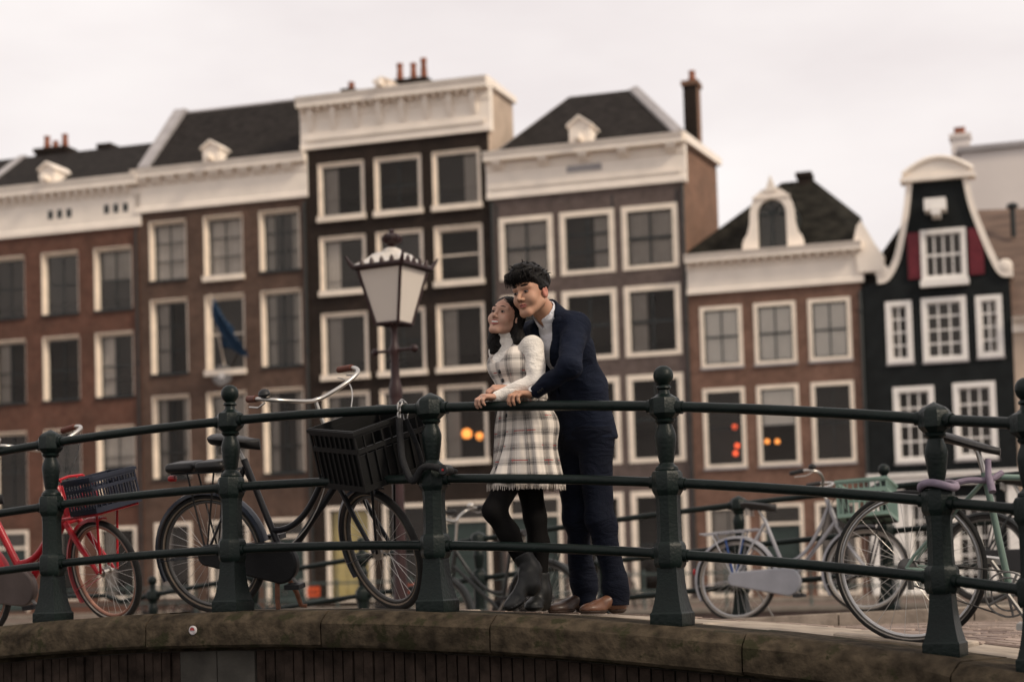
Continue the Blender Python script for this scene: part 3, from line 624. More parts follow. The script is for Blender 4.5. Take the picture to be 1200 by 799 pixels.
# soldier course under the coping, brick by brick
s = S0-SP*4.2; i = 0
while s < plen[-1]-.1:
    blk = S0-SP*1.17 < s < S0-SP*.86
    wd = .24 if (blk) else .052; q = MB(); dp = random.uniform(-.006, .006)
    strip(q, s, s+wd, [(.085+dp, -.212), (.085+dp, -.41), (.0, -.41), (.0, -.212)], 1 if not blk else 3); q.build('stone_block' if blk else 'brick', 'pale_block' if blk else 'bridge_brick', bridge, False)
    s += wd+.0085; i += 1
q = MB(); strip(q, 0.02, plen[-1]-.02, [(.070, -.208), (.070, -.62), (-.2, -.62), (-.2, -.208)], 60); q.build('arch_face', 'bridge_mortar', bridge, False)
q = MB(); strip(q, 0.02, S0-SP*4.3, [(.10, -.19), (.10, -2.8), (-.3, -2.8), (-.3, -.19)], 20); strip(q, S0+SP*3.0, plen[-1]-.02, [(.09, -.3), (.09, -2.8), (-.3, -2.8), (-.3, -.3)], 6); q.build('abutment', 'bridge_brick', bridge, False)
# deck surface
def vmin(t): return .17 if t <= 1.95 else .17-(t-1.95)*.75
b = MB(); ts = [-10+.25*k for k in range(74)]; vvs = [0, .1, .2, .35, .5, .7, .85, 1.0]; rows = []
for t in ts:
    v0 = vmin(t); rows.append([UVp(t, v0+(DV+.35-v0)*k)-Vector((0, 0, deck(t, v0+(DV+.35-v0)*k)))+Vector((0, 0, road(t, v0+(DV+.35-v0)*k)-.03))-BO for k in vvs])
for r0, r1 in zip(rows, rows[1:]):
    for k in range(len(vvs)-1): b.quad(r0[k], r1[k], r1[k+1], r0[k+1])
low = [[p-Vector((0, 0, .3)) for p in r] for r in rows]
for r0, r1 in zip(low, low[1:]): b.quad(r0[0], r1[0], r1[-1], r0[-1])
for r0, r1, l0, l1 in zip(rows, rows[1:], low, low[1:]): b.quad(r0[0], r1[0], l1[0], l0[0]); b.quad(r0[-1], r1[-1], l1[-1], l0[-1])
b.build('roadway', 'sand_joint', bridge)
def slabpiece(name, m, t0, t1, v0, v1, th, zf, dz=0., tilt=0., parent=None):
    q = MB(); c = .006; lo = []
    pts = [(t0, v0), (t1, v0), (t1, v1), (t0, v1)]; ctr = UVp((t0+t1)/2, (v0+v1)/2)
    top = []; bot = []
    for k, (t, v) in enumerate(pts):
        p = UVp(t, v, zf(t, v)+dz+(tilt if k < 2 else -tilt)); bot.append(p-Vector((0, 0, th))-BO)
        d = (ctr-p); d.z = 0; d.normalize(); top.append(p-BO)
    mid = [p-Vector((0, 0, .008)) for p in top]; top = [p+((ctr-BO)-p).normalized()*.010 for p in top]
    q.rings([bot, mid, top]); return q.build(name, m, parent or bridge, False)
t = -4.2
while t < 2.6:                          # uneven edge slabs just behind the coping
    L = random.uniform(.42, .6)
    slabpiece('paving_slab', 'slab', t, t+L-.012, max(.215, vmin(t)+.05), .76, .07, deck, random.uniform(-.004, .014), random.uniform(-.008, .008)); t += L
rowi = 0; v = .79
while v < 3.35:                         # clinkers laid in running bond
    t = .95+(.085 if rowi % 2 else 0)
    while t < 2.95:
        slabpiece('paving_brick', random.choice(['clinker', 'clinker', 'clinker_dark']), t, t+.166, v, v+.098, .05, road, random.uniform(-.004, .004), random.uniform(-.002, .002)); t += .1745
    v += .107; rowi += 1
b = MB(); v = .79; 
for row in range(52):                   # the rest of the setts, one mesh
    vv = .79+row*.107
    t = -7+(.085 if row % 2 else 0)
    while t < 7:
        if not (.9 < t < 2.96 and vv < 3.36) and vv < 4.95 and -4.5 < t < 5:
            pts = [UVp(a, c_, road(a, c_)+.002)-BO for a, c_ in ((t, vv), (t+.166, vv), (t+.166, vv+.098), (t, vv+.098))]
            dz = Vector((0, 0, random.uniform(-.004, .004))); pts = [p+dz for p in pts]; low = [p-Vector((0, 0, .035)) for p in pts]; b.rings([low, pts])
        t += .1745
o = b.build('paving_brick', 'clinker', bridge, False); tag(o, kind='stuff')
t = -3.5
while t < 6:
    slabpiece('kerb_stone', 'slab', t, t+.78, 4.95, 5.2, .2, lambda a, c_: deck(a, c_)+.0, 0); t += .79
for k in range(14):
    for r_ in range(3): slabpiece('paving_slab', 'slab', -3.5+k*.48, -3.5+k*.48+.47, 5.22+r_*.38, 5.59+r_*.38, .07, deck, random.uniform(-.003, .003))
b = MB(); b.box(-9.0, 12.2, 0, .25, -.35, -.05); 
q = MB()
rs = []
for k in range(40):
    t = -8+.4*k; z = deck(t, DV+.2); p = UVp(t, DV+.2, 0)-BO; rs.append([p+VV*a+Vector((0, 0, z+c_)) for a, c_ in ((-.2, -.002), (.25, -.002), (.25, -.5), (-.2, -.5))])
q.rings(rs); q.build('coping_stone', 'coping_stone', bridge, False)
# land on both ends of the bridge
mat('land_brick', (.14,.10,.085), .9, .25, 3, bump=.4)
b = MB(); c4 = [UVp(-40, -9, .0), UVp(-7.2, -9, .0), UVp(-7.2, 30, .0), UVp(-40, 30, .0)]; b.rings([[p-Vector((0, 0, 2)) for p in c4], c4]); tag(b.build('quay_land', 'land_brick', None, False), kind='structure')
b = MB(); c4 = [UVp(5.9, -1, .0), UVp(40, -1, .0), UVp(40, 30, .0), UVp(5.9, 30, .0)]; b.rings([[p-Vector((0, 0, 2)) for p in c4], c4]); tag(b.build('quay_land', 'land_brick', None, False), kind='structure')
# survey marker on the coping face
p, tg, n = on_path(S0+SP*t_at(249, -.2)); mk = thing('survey_marker', 'small round metal survey marker fixed on the coping face', 'marker', p+n*.196+Vector((0, 0, -.095)), math.atan2(n.y, n.x)+PI/2)
b = MB(); b.lathe([(.0, -.005), (.024, -.005), (.024, .006), (.017, .009), (.016, .006), (0, .006)], 18, Matrix.Rotation(PI/2, 4, 'X')); mat('marker_metal', (.45,.42,.42), .4, .1); mat('marker_red', (.35,.05,.05), .5, .1)
b.build('disc', 'marker_metal', mk); b = MB(); b.prism([(.014*math.cos(PI*k/8), .014*math.sin(PI*k/8)) for k in range(9)], -.0095, -.0065, 'y'); b.build('red_mark', 'marker_red', mk, False)

# ---------------------------------------------------------------- railings
def post_mesh(ball):
    b = MB(); o8 = PI/8; Z45 = PI/4
    b.lathe([(.110, -.012), (.113, .0), (.113, .046), (.106, .054)], 4, None, Z45)
    b.lathe([(.104, .054), (.089, .10), (.078, .15), (.071, .20), (.067, .262)], 4, None, Z45)
    b.lathe([(.066, .258), (.074, .272), (.076, .285), (.076, .358), (.070, .372), (.062, .38)], 8, None, o8)
    b.lathe([(.060, .375), (.057, .42), (.056, .56), (.060, .60)], 8, None, o8)
    b.lathe([(.060, .595), (.070, .612), (.073, .622), (.073, .694), (.066, .708), (.050, .716)], 8, None, o8)
    b.lathe([(.05, .70), (.055, .716), (.052, .728), (.040, .738), (.033, .748), (.038, .77), (.044, .81), (.050, .855), (.0505, .875), (.044, .90), (.036, .918), (.034, .928), (.046, .940), (.048, .948), (.04, .955)], 18)
    b.lathe([(.036, .945), (.050, .958), (.066, .972), (.072, .980), (.072, 1.042), (.066, 1.052)]+([(.045, 1.062), (.036, 1.07)] if ball else [(.050, 1.066), (.0, 1.090)]), 8, None, o8)
    return b.mesh('post', 'rail_paint', True, 30)
def ball_mesh():
    b = MB(); b.lathe([(.036, 1.062), (.028, 1.078), (.026, 1.09), (.036, 1.098), (.034, 1.106), (.026, 1.113), (.030, 1.119), (.041, 1.131), (.047, 1.150), (.0475, 1.162), (.044, 1.178), (.034, 1.193), (.018, 1.203), (.0, 1.206)], 20)
    return b.mesh('ball_finial', 'rail_paint')
PM0, PM1, BMh = post_mesh(False), post_mesh(True), ball_mesh()
HR = ((1.012, .0245), (.655, .0235), (.322, .0235))
rot_rail = math.atan2(UU.y, UU.x)
def railing(name, label, posts, zfun):
    """posts: list of (point, ball)"""
    root = thing(name, label, 'railing', posts[0][0]); O = Vector(root.location)
    for i, (p, ball) in enumerate(posts):
        o = link('post', PM1 if ball else PM0, root); o.location = p-O; o.rotation_euler = (random.uniform(-.006, .006), random.uniform(-.006, .006), rot_rail)
        if ball: link('ball_finial', BMh, o)
    for i, ((a, _), (c_, _)) in enumerate(zip(posts, posts[1:])):
        for hh, rr in HR:
            pts = []
            for k in range(7):
                q = Vector(a).lerp(Vector(c_), k/6); pts.append(Vector((q.x, q.y, zfun(q, a, c_, k/6)+hh))-O)
            b = MB(); b.tube(pts, rr, 12)
            d = (Vector(c_)-Vector(a)).normalized()
            for e, sg in ((pts[0], 1), (pts[-1], -1)): b.tube([e+d*sg*.055, e+d*sg*.088], rr*1.28, 12)
            b.build('rail', 'rail_paint', root, True, 50)
    return root
def znear(q, a, c_, k):
    t, v = tv(q); return near(t) if abs(v) < .01 else a[2]*(1-k)+c_[2]*k
posts = [(UVp(t, 0), t % 2 != 0) for t in range(-5, 3)]+[(P6, True), (P7, False)]
near_rail = railing('bridge_railing', 'dark green iron bridge railing the couple lean on, with ball finials on alternate posts', posts, znear)
posts = [(UVp(-.55+k, DV), k % 2 != 0) for k in range(-6, 5)]
far_rail = railing('bridge_railing', 'dark green iron railing along the opposite edge of the bridge behind the bicycles', posts, lambda q, a, c_, k: deck(*tv(q)))
# railing on the quay across the water
mat('quay_rail_paint', (.06,.08,.075), .5, .2, 6)
qr = thing('quay_railing', 'slim grey two-bar railing along the far quay edge', 'railing', FO+ED*(QD+.2)+Vector((0, 0, .14)), -A0)
pm = None
for k in range(-17, 10):
    if pm is None: b = MB(); b.lathe([(.055, 0), (.055, .05), (.035, .07), (.035, 1.0), (.05, 1.03), (.03, 1.10), (0, 1.12)], 8); pm = b.mesh('post', 'quay_rail_paint')
    o = link('post', pm, qr); o.location = (k*2.4, 0, 0)
    if k < 9:
        for hh in (.5, .98): b = MB(); b.tube([(k*2.4, 0, hh), (k*2.4+2.4, 0, hh)], .03, 8); b.build('rail', 'quay_rail_paint', qr)
# ---------------------------------------------------------------- bicycles
mat('tyre', (.020,.019,.018), .75, .2, 20, bump=.3, bscale=200)
mat('tyre_tan', (.20,.155,.115), .7, .2, 20)
mat('tyre_grey', (.30,.27,.24), .7, .15, 20)
mat('rim_steel', (.42,.41,.40), .38, .1, 10, metal=.85)
mat('rim_copper', (.34,.17,.12), .5, .15, 10, metal=.3)
mat('rim_dark', (.10,.095,.09), .45, .1, 10, metal=.5)
mat('spoke', (.55,.53,.50), .35, .05, metal=.8)
mat('chrome', (.46,.44,.41), .36, .1, metal=.95)
mat('crank_steel', (.22,.21,.20), .5, .2, metal=.6)
mat('black_paint', (.012,.012,.014), .32, .2)
mat('blue_black_paint', (.014,.018,.028), .3, .2)
mat('red_paint', (.36,.012,.020), .28, .12)
mat('grey_paint', (.30,.30,.32), .42, .12)
mat('mint_paint', (.17,.24,.20), .35, .15, wear=.72, wcol=(.5,.5,.45))
mat('dark_bike_paint', (.02,.022,.022), .4, .2)
mat('black_plastic', (.014,.014,.015), .5, .2, bump=.15)
mat('leather_black', (.016,.015,.015), .45, .2, bump=.2)
mat('grip_brown', (.10,.03,.018), .6, .25)
mat('grip_black', (.02,.02,.02), .6, .2)
mat('crate_black', (.006,.006,.006), .5, .2, spec=.3)
mat('crate_navy', (.011,.014,.026), .5, .2)
mat('crate_green', (.15,.225,.19), .55, .12)
mat('case_grey', (.23,.235,.26), .5, .12, wear=.7, wcol=(.35,.33,.32))
mat('case_taupe', (.11,.085,.078), .45, .2, wear=.66, wcol=(.22,.18,.16))
mat('rust', (.13,.055,.03), .75, .4, 25, bump=.4)
mat('lilac', (.21,.17,.22), .8, .12, 30, bump=.3)
mat('tail_red', (.25,.008,.010), .25, .1)
mat('chain_metal', (.30,.29,.28), .35, .3, 30, metal=.8)
mat('strap_blue', (.02,.05,.16), .7, .2)
mat('orange_plastic', (.60,.10,.03), .5, .15)
def circ(c, r, n, pl='xz'):
    return [(c[0]+r*math.cos(2*PI*k/n), c[1], c[2]+r*math.sin(2*PI*k/n)) for k in range(n)]
_wh = {}
def wheel(parent, hub, r, tyre, rim, Mx=None, tr=.019, wall=None, nsp=28, disc=False):
    key = (round(r, 3), tyre, rim, tr, wall, nsp, disc)
    if key not in _wh:
        d = []
        b = MB(); b.tube(circ((0,0,0), r-2*tr-.006, 48), [.0105]*48, 8, True, flat=.9); d.append(b.mesh('wheel', rim))
        b = MB(); b.tube(circ((0,0,0), r-tr, 56), [tr]*56, 10, True)
        if wall:
            b.mi = 1
            for sy in (-1, 1): b.tube(circ((0, sy*tr*.52, 0), r-tr*1.42, 56), [tr*.42]*56, 6, True)
        d.append(b.mesh('tyre', [tyre, wall] if wall else tyre))
        b = MB(); ri = r-2*tr-.01
        for k in range(nsp):
            a = 2*PI*k/nsp; sy = 1 if k % 2 else -1; off = (.55 if (k//2) % 2 else -.55)
            b.tube([(.022*math.cos(a+off), sy*.024, .022*math.sin(a+off)), (ri*math.cos(a), 0, ri*math.sin(a))], .00125, 4)
        d.append(b.mesh('spokes', 'spoke'))
        b = MB(); b.lathe([(.006, -.06), (.010, -.055), (.012, -.03), (.028, -.028), (.028, -.022), (.014, -.018), (.014, .018), (.028, .022), (.028, .028), (.012, .03), (.010, .055), (.006, .06)], 14, Matrix.Rotation(PI/2, 4, 'X'))
        if disc: b.lathe([(.0, .032), (.046, .032), (.046, .045), (.0, .045)], 18, Matrix.Rotation(PI/2, 4, 'X'))
        d.append(b.mesh('hub', 'chrome')); _wh[key] = d
    d = _wh[key]; o = link('wheel', d[0], parent); o.matrix_local = (Mx or Matrix.Identity(4)) @ Matrix.Translation(hub)
    for me in d[1:]: link(me.name.split('.')[0], me, o)
    return o
def crate_mesh(mb, L, Wd, H, M_, bars=9):
    t = .010
    for z0, z1 in ((0, .03), (H*.62, H*.70), (H-.035, H)):
        for y in (-Wd/2, Wd/2-t): mb.box(-L/2, L/2, y, y+t, z0, z1, M_)
        for x in (-L/2, L/2-t): mb.box(x, x+t, -Wd/2+t, Wd/2-t, z0, z1, M_)
    for k in range(bars+1):
        x = -L/2+(L-t)*k/bars
        for y in (-Wd/2+.001, Wd/2-t-.001): mb.box(x, x+(t*.8 if 0 < k < bars else t), y, y+t, .03, H-.03, M_)
    for k in range(1, bars-1):
        y = -Wd/2+(Wd-t)*k/(bars-1)
        for x in (-L/2+.001, L/2-t-.001): mb.box(x, x+t, y, y+t*.8, .03, H-.03, M_)
    mb.box(-L/2+.004, L/2-.004, -Wd/2+.004, Wd/2-.004, .002, .012, M_)
    mb.box(-L/2-.008, L/2+.008, -Wd/2-.008, -Wd/2, H-.022, H-.004, M_); mb.box(-L/2-.008, L/2+.008, Wd/2, Wd/2+.008, H-.022, H-.004, M_)
    mb.box(L/2, L/2+.008, -Wd/2, Wd/2, H-.022, H-.004, M_); mb.box(-L/2-.008, -L/2, -Wd/2, Wd/2, H-.022, H-.004, M_)

def bicycle(name, label, t, v, group=None, r=.34, steer=0., lean=0., yaw=0., frame='black_paint', fender='black_paint', tyre='tyre', wall=None, rim='rim_steel', grips='grip_black',
            style='step', case='black_plastic', crate=None, rack=True, bell=True, stand=None, frack=None, seat=.93, place=None, tr=.019, bags=False, guard=None, blinder=False, dyn=False, cab=True, fat=1., cpos=.665, light='tail_red', bar_h=1.13, rz=.055, rend=-.80, csize=(.38,.44,.25), detail=True):
    root = thing(name, label, 'bicycle', group=group)
    Rh, Fh = Vector((-.52, 0, r)), Vector((.56 if style == 'step' else .50, 0, r)); BB = Vector((-.07, 0, .285))
    k = r/.34
    if place is None:
        hd = math.atan2(UU.y, UU.x)+yaw; fwd = Vector((math.cos(hd), math.sin(hd), 0)); p = UVp(t, v)
        za = [deck(*tv(p+fwd*x)) for x in (Rh.x, Fh.x)]; pit = math.atan2(za[1]-za[0], Fh.x-Rh.x)
        p.z = za[0]+(za[1]-za[0])*(-Rh.x)/(Fh.x-Rh.x)
        root.matrix_world = Matrix.Translation(p) @ Matrix.Rotation(hd, 4, 'Z') @ Matrix.Rotation(-pit, 4, 'Y') @ Matrix.Rotation(lean, 4, 'X')
    else: root.location, root.rotation_euler = place[0], (lean, 0, place[1])
    HB, HT = Vector((.345, 0, .70*k+.02)), Vector((.285, 0, .88*k+.02))
    if style == 'road': HB, HT = Vector((.40, 0, .72)), Vector((.365, 0, .84))
    ax = (HT-HB).normalized(); S = Matrix.Translation(HB) @ Matrix.Rotation(steer, 4, ax) @ Matrix.Translation(-HB)
    # frame
    b = MB(); tp = Vector((-.255, 0, seat-.11)) if style == 'step' else Vector((-.225, 0, .80))
    b.tube([BB, tp], .0155*fat, 10)
    b.tube([HB-ax*.02, HT+ax*.02], .020*fat, 12)
    if style == 'step':
        b.tube(bez(HT-ax*.03, HT+Vector((-.10, 0, -.24)), BB.lerp(tp, .30)+Vector((.20, 0, -.02)), BB.lerp(tp, .30), 12), .015*fat, 10)
        b.tube([HB+ax*.02, BB+Vector((.01, 0, .01))], .017*fat, 10)
    else:
        b.tube([HT-ax*.02, tp+Vector((.0, 0, -.02))], .0135, 10); b.tube([HB+ax*.02, BB], .0150, 10)
    b.tube([BB-Vector((0, .035, 0)), BB+Vector((0, .035, 0))], .022, 12)
    for sy in (-1, 1):
        b.tube([BB+Vector((0, sy*.02, 0)), Rh+Vector((.08, sy*.055, 0)), Rh+Vector((0, sy*.06, 0))], .009, 8)
        b.tube([tp+Vector((0, sy*.014, -.04)), Rh+Vector((.03, sy*.055, .06)), Rh+Vector((0, sy*.06, 0))], .008, 8)
    b.build('frame', frame, root)
    # fork, turns with the bars
    b = MB(); cr_ = HB-ax*.03
    b.tube([cr_+Vector((0, -.052, 0)), cr_+Vector((0, .052, 0))], .014, 8)
    for sy in (-1, 1): b.tube([cr_+Vector((0, sy*.05, .0)), cr_.lerp(Fh, .5)+Vector((-.008, sy*.054, 0)), Fh+Vector((-.03, sy*.057, .05)), Fh+Vector((0, sy*.058, 0))], [.013*fat, .0115*fat, .010*fat, .008*fat], 8)
    b.build('fork', frame, root).matrix_local = S
    wheel(root, Rh, r, tyre, rim, tr=tr, wall=wall, disc=dyn); wheel(root, Fh, r, tyre, rim, S, tr=tr, wall=wall, disc=dyn)
    # mudguards
    def fend(c, a0, a1, Mx):
        rs = []
        for i in range(25):
            a = a0+(a1-a0)*i/24; ro, ri = r+.022, r+.008
            rs.append([Vector((c.x+q*math.cos(a), yy, c.z+q*math.sin(a))) for q, yy in ((ri-.012, -.034), (ro-.006, -.026), (ro, 0), (ro-.006, .026), (ri-.012, .034), (ri-.003, .022), (ri+.004, 0), (ri-.003, -.022))])
        bb = MB(); bb.rings(rs)
        for sy in (-1, 1): bb.tube([c+Vector((0, sy*.06, 0)), Vector((c.x+r*math.cos(a1*.9+a0*.1), sy*.035, c.z+r*math.sin(a1*.9+a0*.1)))], .0028, 5)
        o = bb.build('mudguard', fender, root)
        if Mx is not None: o.matrix_local = Mx
    if fender:
        fend(Rh, R_(10), R_(205), None); fend(Fh, R_(75), R_(212), S)
    # cranks, pedals, chain
    b = MB(); b.tube([BB+Vector((0, -.06, 0)), BB+Vector((.11, -.075, -.12))], .010, 6); b.tube([BB+Vector((0, .06, 0)), BB+Vector((-.11, .075, .12))], .010, 6)
    b.tube([BB+Vector((0, -.062, 0)), BB+Vector((0, .062, 0))], .012, 8)
    if style == 'road':
        b.tube(circ(BB+Vector((0, -.052, 0)), .098, 40), [.0045]*40, 6, True); b.tube(circ(BB+Vector((0, -.048, 0)), .072, 30), [.004]*30, 6, True)
        for q in range(5): b.tube([BB+Vector((0, -.055, 0)), BB+Vector((.096*math.cos(q*1.2566), -.052, .096*math.sin(q*1.2566)))], .006, 6)
    b.build('crank', 'crank_steel', root)
    for sg in (-1, 1):
        b = MB(); c = BB+Vector((-sg*.11, sg*.12, sg*.12)); b.box(c.x-.045, c.x+.045, c.y-.035, c.y+.04, c.z-.013, c.z+.013); b.build('pedal', 'black_plastic' if style == 'step' else 'chrome', root, False)
    if case:
        pts = []; n_ = 14; R1, R2 = .115, .06
        for q in range(n_+1): a = -PI/2+PI*q/n_; pts.append((BB.x+.0+R1*math.cos(a), BB.z+R1*math.sin(a)))
        for q in range(n_+1): a = PI/2+PI*q/n_; pts.append((Rh.x+.01+R2*math.cos(a), Rh.z+R2*math.sin(a)))
        bb = MB(); bb.prism(pts, -.085, -.035, 'y'); o = bb.build('chain_case', case, root, True, 30); md = o.modifiers.new('b', 'BEVEL'); md.width = .012; md.segments = 3; md.limit_method = 'ANGLE'
    else:
        b = MB(); b.tube([BB+Vector((0, -.05, .098)), Rh+Vector((.0, -.05, .035))], .004, 5); b.tube([BB+Vector((0, -.05, -.098)), Rh+Vector((.02, -.05, -.07)), Rh+Vector((-.01, -.05, -.035))], .004, 5)
        b.lathe([(.0, -.01), (.035, -.008), (.045, 0), (.03, .015), (0, .02)], 16, Matrix.Translation(Rh+Vector((0, -.045, 0))) @ Matrix.Rotation(PI/2, 4, 'X'))
        b.tube([Rh+Vector((.02, -.06, -.03)), Rh+Vector((.03, -.06, -.09))], .014, 6); b.build('chain', 'rim_dark', root)
    # saddle
    sp_ = tp+(tp-BB).normalized()*(.06); st = Vector((sp_.x-.02, 0, seat))
    b = MB(); b.tube([tp-(tp-BB).normalized()*.02, st-Vector((0, 0, .04))], .0125, 10); b.build('seat_post', 'chrome', root)
    wd = .11 if style == 'step' else .062; L0, L1 = (-.13, .15) if style == 'step' else (-.17, .10)
    rs = []
    for q in range(13):
        u = q/12; x = st.x+L0+(L1-L0)*u; w_ = wd*(1-u)**.75*(.55+.45*min(1, u*5)) + .018*(.4+.6*min(1, (1-u)*6)); z = st.z+(.022 if style == 'step' else .012)*math.cos(u*2.6+.2)+.0
        rs.append([(x, w_*math.cos(2*PI*j/14), z-(.0 if style == 'step' else .03*u)+(.018 if math.sin(2*PI*j/14) > 0 else (.045 if style == 'step' else .030*(1-.5*u)))*math.sin(2*PI*j/14)) for j in range(14)])
    b = MB(); b.rings(rs); sd_ = b.build('saddle', 'leather_black', root)
    if style == 'step':
        for sy in (-1, 1):
            b = MB(); zz = st.z-.02; hel = [(st.x-.08+.016*math.cos(q*1.1), sy*.05+.016*math.sin(q*1.1), zz-.055+q*.0016) for q in range(34)]; b.tube(hel, .003, 5); b.build('spring', 'chrome', sd_)
    # bars
    b = MB(); top = HT+ax*.03; bh = Vector((top.x+ax.x*.14, 0, bar_h)) if style == 'step' else HT+ax*.09
    b.tube([top-ax*.04, bh-ax*.0], .0115, 10)
    if style == 'step':
        pts = [(bh.x-.16, -.30, bh.z+.075), (bh.x-.04, -.315, bh.z+.085), (bh.x+.045, -.275, bh.z+.07), (bh.x+.06, -.17, bh.z+.035), (bh.x+.03, -.05, bh.z), (bh.x+.02, 0, bh.z-.005)]
        pts = pts+[(x, -y, z) for x, y, z in pts[-2::-1]]
    else:
        f_ = bh+Vector((.09, 0, 0)); b.tube([bh, f_], .012, 8)
        half = [(f_.x-.07, -.21, f_.z-.14), (f_.x+.04, -.21, f_.z-.13), (f_.x+.09, -.21, f_.z-.05), (f_.x+.06, -.21, f_.z), (f_.x, -.19, f_.z+.004), (f_.x, -.05, f_.z), (f_.x, 0, f_.z)]
        pts = half+[(x, -y, z) for x, y, z in half[-2::-1]]
    P = cat_rom(pts, 6); b.tube(P, .0115, 10)
    hb_ = b.build('handlebar', 'chrome', root); hb_.matrix_local = S
    for rev in (0, 1):
        Q = P[::-1] if rev else P; n_ = 6 if style == 'step' else 16; b = MB(); b.tube(Q[:n_], .0185 if style == 'step' else .016, 10); b.ell(Q[0], .0185, 10, 6); b.build('grip', grips, hb_)
        if style == 'step' and detail:
            b = MB(); sy = -1 if not rev else 1; a = Q[7]; b.tube([a+Vector((.0, 0, 0)), a+Vector((.035, -sy*.0, -.02)), a+Vector((-.02, sy*.012, -.045)), a+Vector((-.11, sy*.01, -.045))], .005, 6); b.build('brake_lever', 'chrome', hb_)
    if bell:
        b = MB(); c = P[9 if style == 'step' else 20]; b.lathe([(.005, -.015), (.008, 0), (.030, .008), (.033, .018), (.026, .034), (.012, .042), (0, .044)], 14, Matrix.Translation(c+Vector((0, 0, .012)))); b.build('bell', 'black_plastic' if bell is True else bell, hb_)
    if style == 'step' and cab:
        b = MB(); a = P[-8]; b.tube(bez(a, a+Vector((.14, .0, -.02)), top+Vector((.16, .02, .15)), top+Vector((.03, .02, -.05)), 12), .0032, 6); b.tube(bez(top+Vector((.03, -.02, -.02)), top+Vector((.0, -.03, -.18)), BB+Vector((.26, -.03, .18)), BB+Vector((.0, -.03, .06)), 12), .003, 6); b.build('cable', 'chrome' if frame == 'black_paint' else 'black_plastic', root)
    if rack:
        b = MB(); z = 2*r+rz
        for sy in (-1, 1):
            b.tube([(rend, sy*.055, z), (-.30, sy*.055, z)], .006, 6); b.tube([(rend+.1, sy*.055, z), (Rh.x, sy*.062, Rh.z)], .006, 6); b.tube([(-.42, sy*.055, z), (Rh.x, sy*.062, Rh.z)], .006, 6)
        b.tube([(-.30, 0.055, z), (tp.x+.02, .0, tp.z-.12)], .006, 6)
        for x in (rend, -.66, -.55, -.42, -.30): b.tube([(x, -.055, z), (x, .055, z)], .005, 6)
        rk = b.build('rear_rack', frame if frame != 'black_paint' else 'black_plastic', root)
        if bags:
            for x0, x1 in ((rend-.03, rend+.15), (rend+.16, rend+.34)):
                b = MB(); b.box(x0, x1, -.085, .085, z+.006, z+.06); o = b.build('rack_cushion', 'leather_black', rk); md = o.modifiers.new('b', 'BEVEL'); md.width = .025; md.segments = 3
    if fender:
        b = MB(); b.ell((Rh.x-(r+.035)*math.cos(.25), 0, Rh.z+(r+.035)*math.sin(.25)), (.016, .028, .03)) if not bags else b.lathe([(.0, -.03), (.018, -.025), (.020, 0), (.015, .015), (0, .02)], 14, Matrix.Translation((rend-.04, 0, 2*r+rz-.03)) @ Matrix.Rotation(-PI/2, 4, 'Y'))
        b.build('tail_light', light, root)
    if guard:
        b = MB()
        for q in range(2):
            a = R_(75+q*26); b.tube([(Rh.x+.05*math.cos(a), -.058, Rh.z+.05*math.sin(a)), (Rh.x+r*math.cos(a), -.036, Rh.z+r*math.sin(a))], .010, 6)
        b.build('skirt_strap', guard, root)
    if frack:
        b = MB(); z = frack; x0, x1 = .46, .80
        for sy in (-1, 1):
            b.tube([(x0, sy*.15, z), (x1, sy*.15, z)], .008, 8); b.tube([(x1-.10, sy*.075, z), (Fh.x+.03, sy*.062, Fh.z)], .0075, 8)
            b.tube([(x0, sy*.15, z), (x0-.04, sy*.15, z+.17), (x0-.045, sy*.10, z+.22), (x0-.045, 0, z+.23)], .008, 8); b.tube([(x0+.01, sy*.05, z), (HB.x+.02, sy*.01, HB.z+.05)], .008, 8); b.tube([(x0-.03, sy*.06, z+.03), (x0-.045, sy*.06, z+.225)], .006, 8)
        for q in range(5): x = x0+(x1-x0)*q/4; b.tube([(x, -.15, z), (x, .15, z)], .006, 8)
        b.tube([(x0-.03, -.15, z+.10), (x0-.03, .15, z+.10)], .006, 8)
        b.build('front_rack', frame if frame not in ('grey_paint',) else 'black_plastic', root).matrix_local = S
        if crate:
            b = MB(); crate_mesh(b, *csize, Matrix.Translation((cpos, 0, z+.010))); 
            if crate == 'crate_black':
                Tc = Matrix.Translation((cpos, 0, z+.010)); L_, W_, H_ = csize
                for sy in (-1, 1): b.box(-L_/2+.012, L_/2-.012, sy*(W_/2-.014)-.002, sy*(W_/2-.014)+.002, .012, H_*.9, Tc)
                b.box(-L_/2+.013, -L_/2+.017, -W_/2+.02, W_/2-.02, .012, H_*.9, Tc); b.box(L_/2-.017, L_/2-.013, -W_/2+.02, W_/2-.02, .012, H_*.58, Tc)
            b.build('crate', crate, root, False).matrix_local = S
    if stand == 'centre':
        b = MB()
        for sy in (-1, 1): b.tube([BB+Vector((-.03, sy*.02, -.02)), BB+Vector((-.03, sy*.05, -.08)), BB+Vector((-.01, sy*.11, -.20)), BB+Vector((0, sy*.125, -.272)), BB+Vector((.03, sy*.135, -.28))], [.012, .014, .014, .013, .012], 8)
        b.build('kickstand', 'rust', root)
    elif stand: b = MB(); b.tube([Rh+Vector((.1, .06, -.02)), Rh+Vector((.22, .2, -.30))], .008, 6); b.build('kickstand', 'chrome', root)
    return root
def copy_tree(o, parent=None):
    c = o.copy(); COL.objects.link(c); c.parent = parent
    for ch in list(o.children): copy_tree(ch, c)
    return c

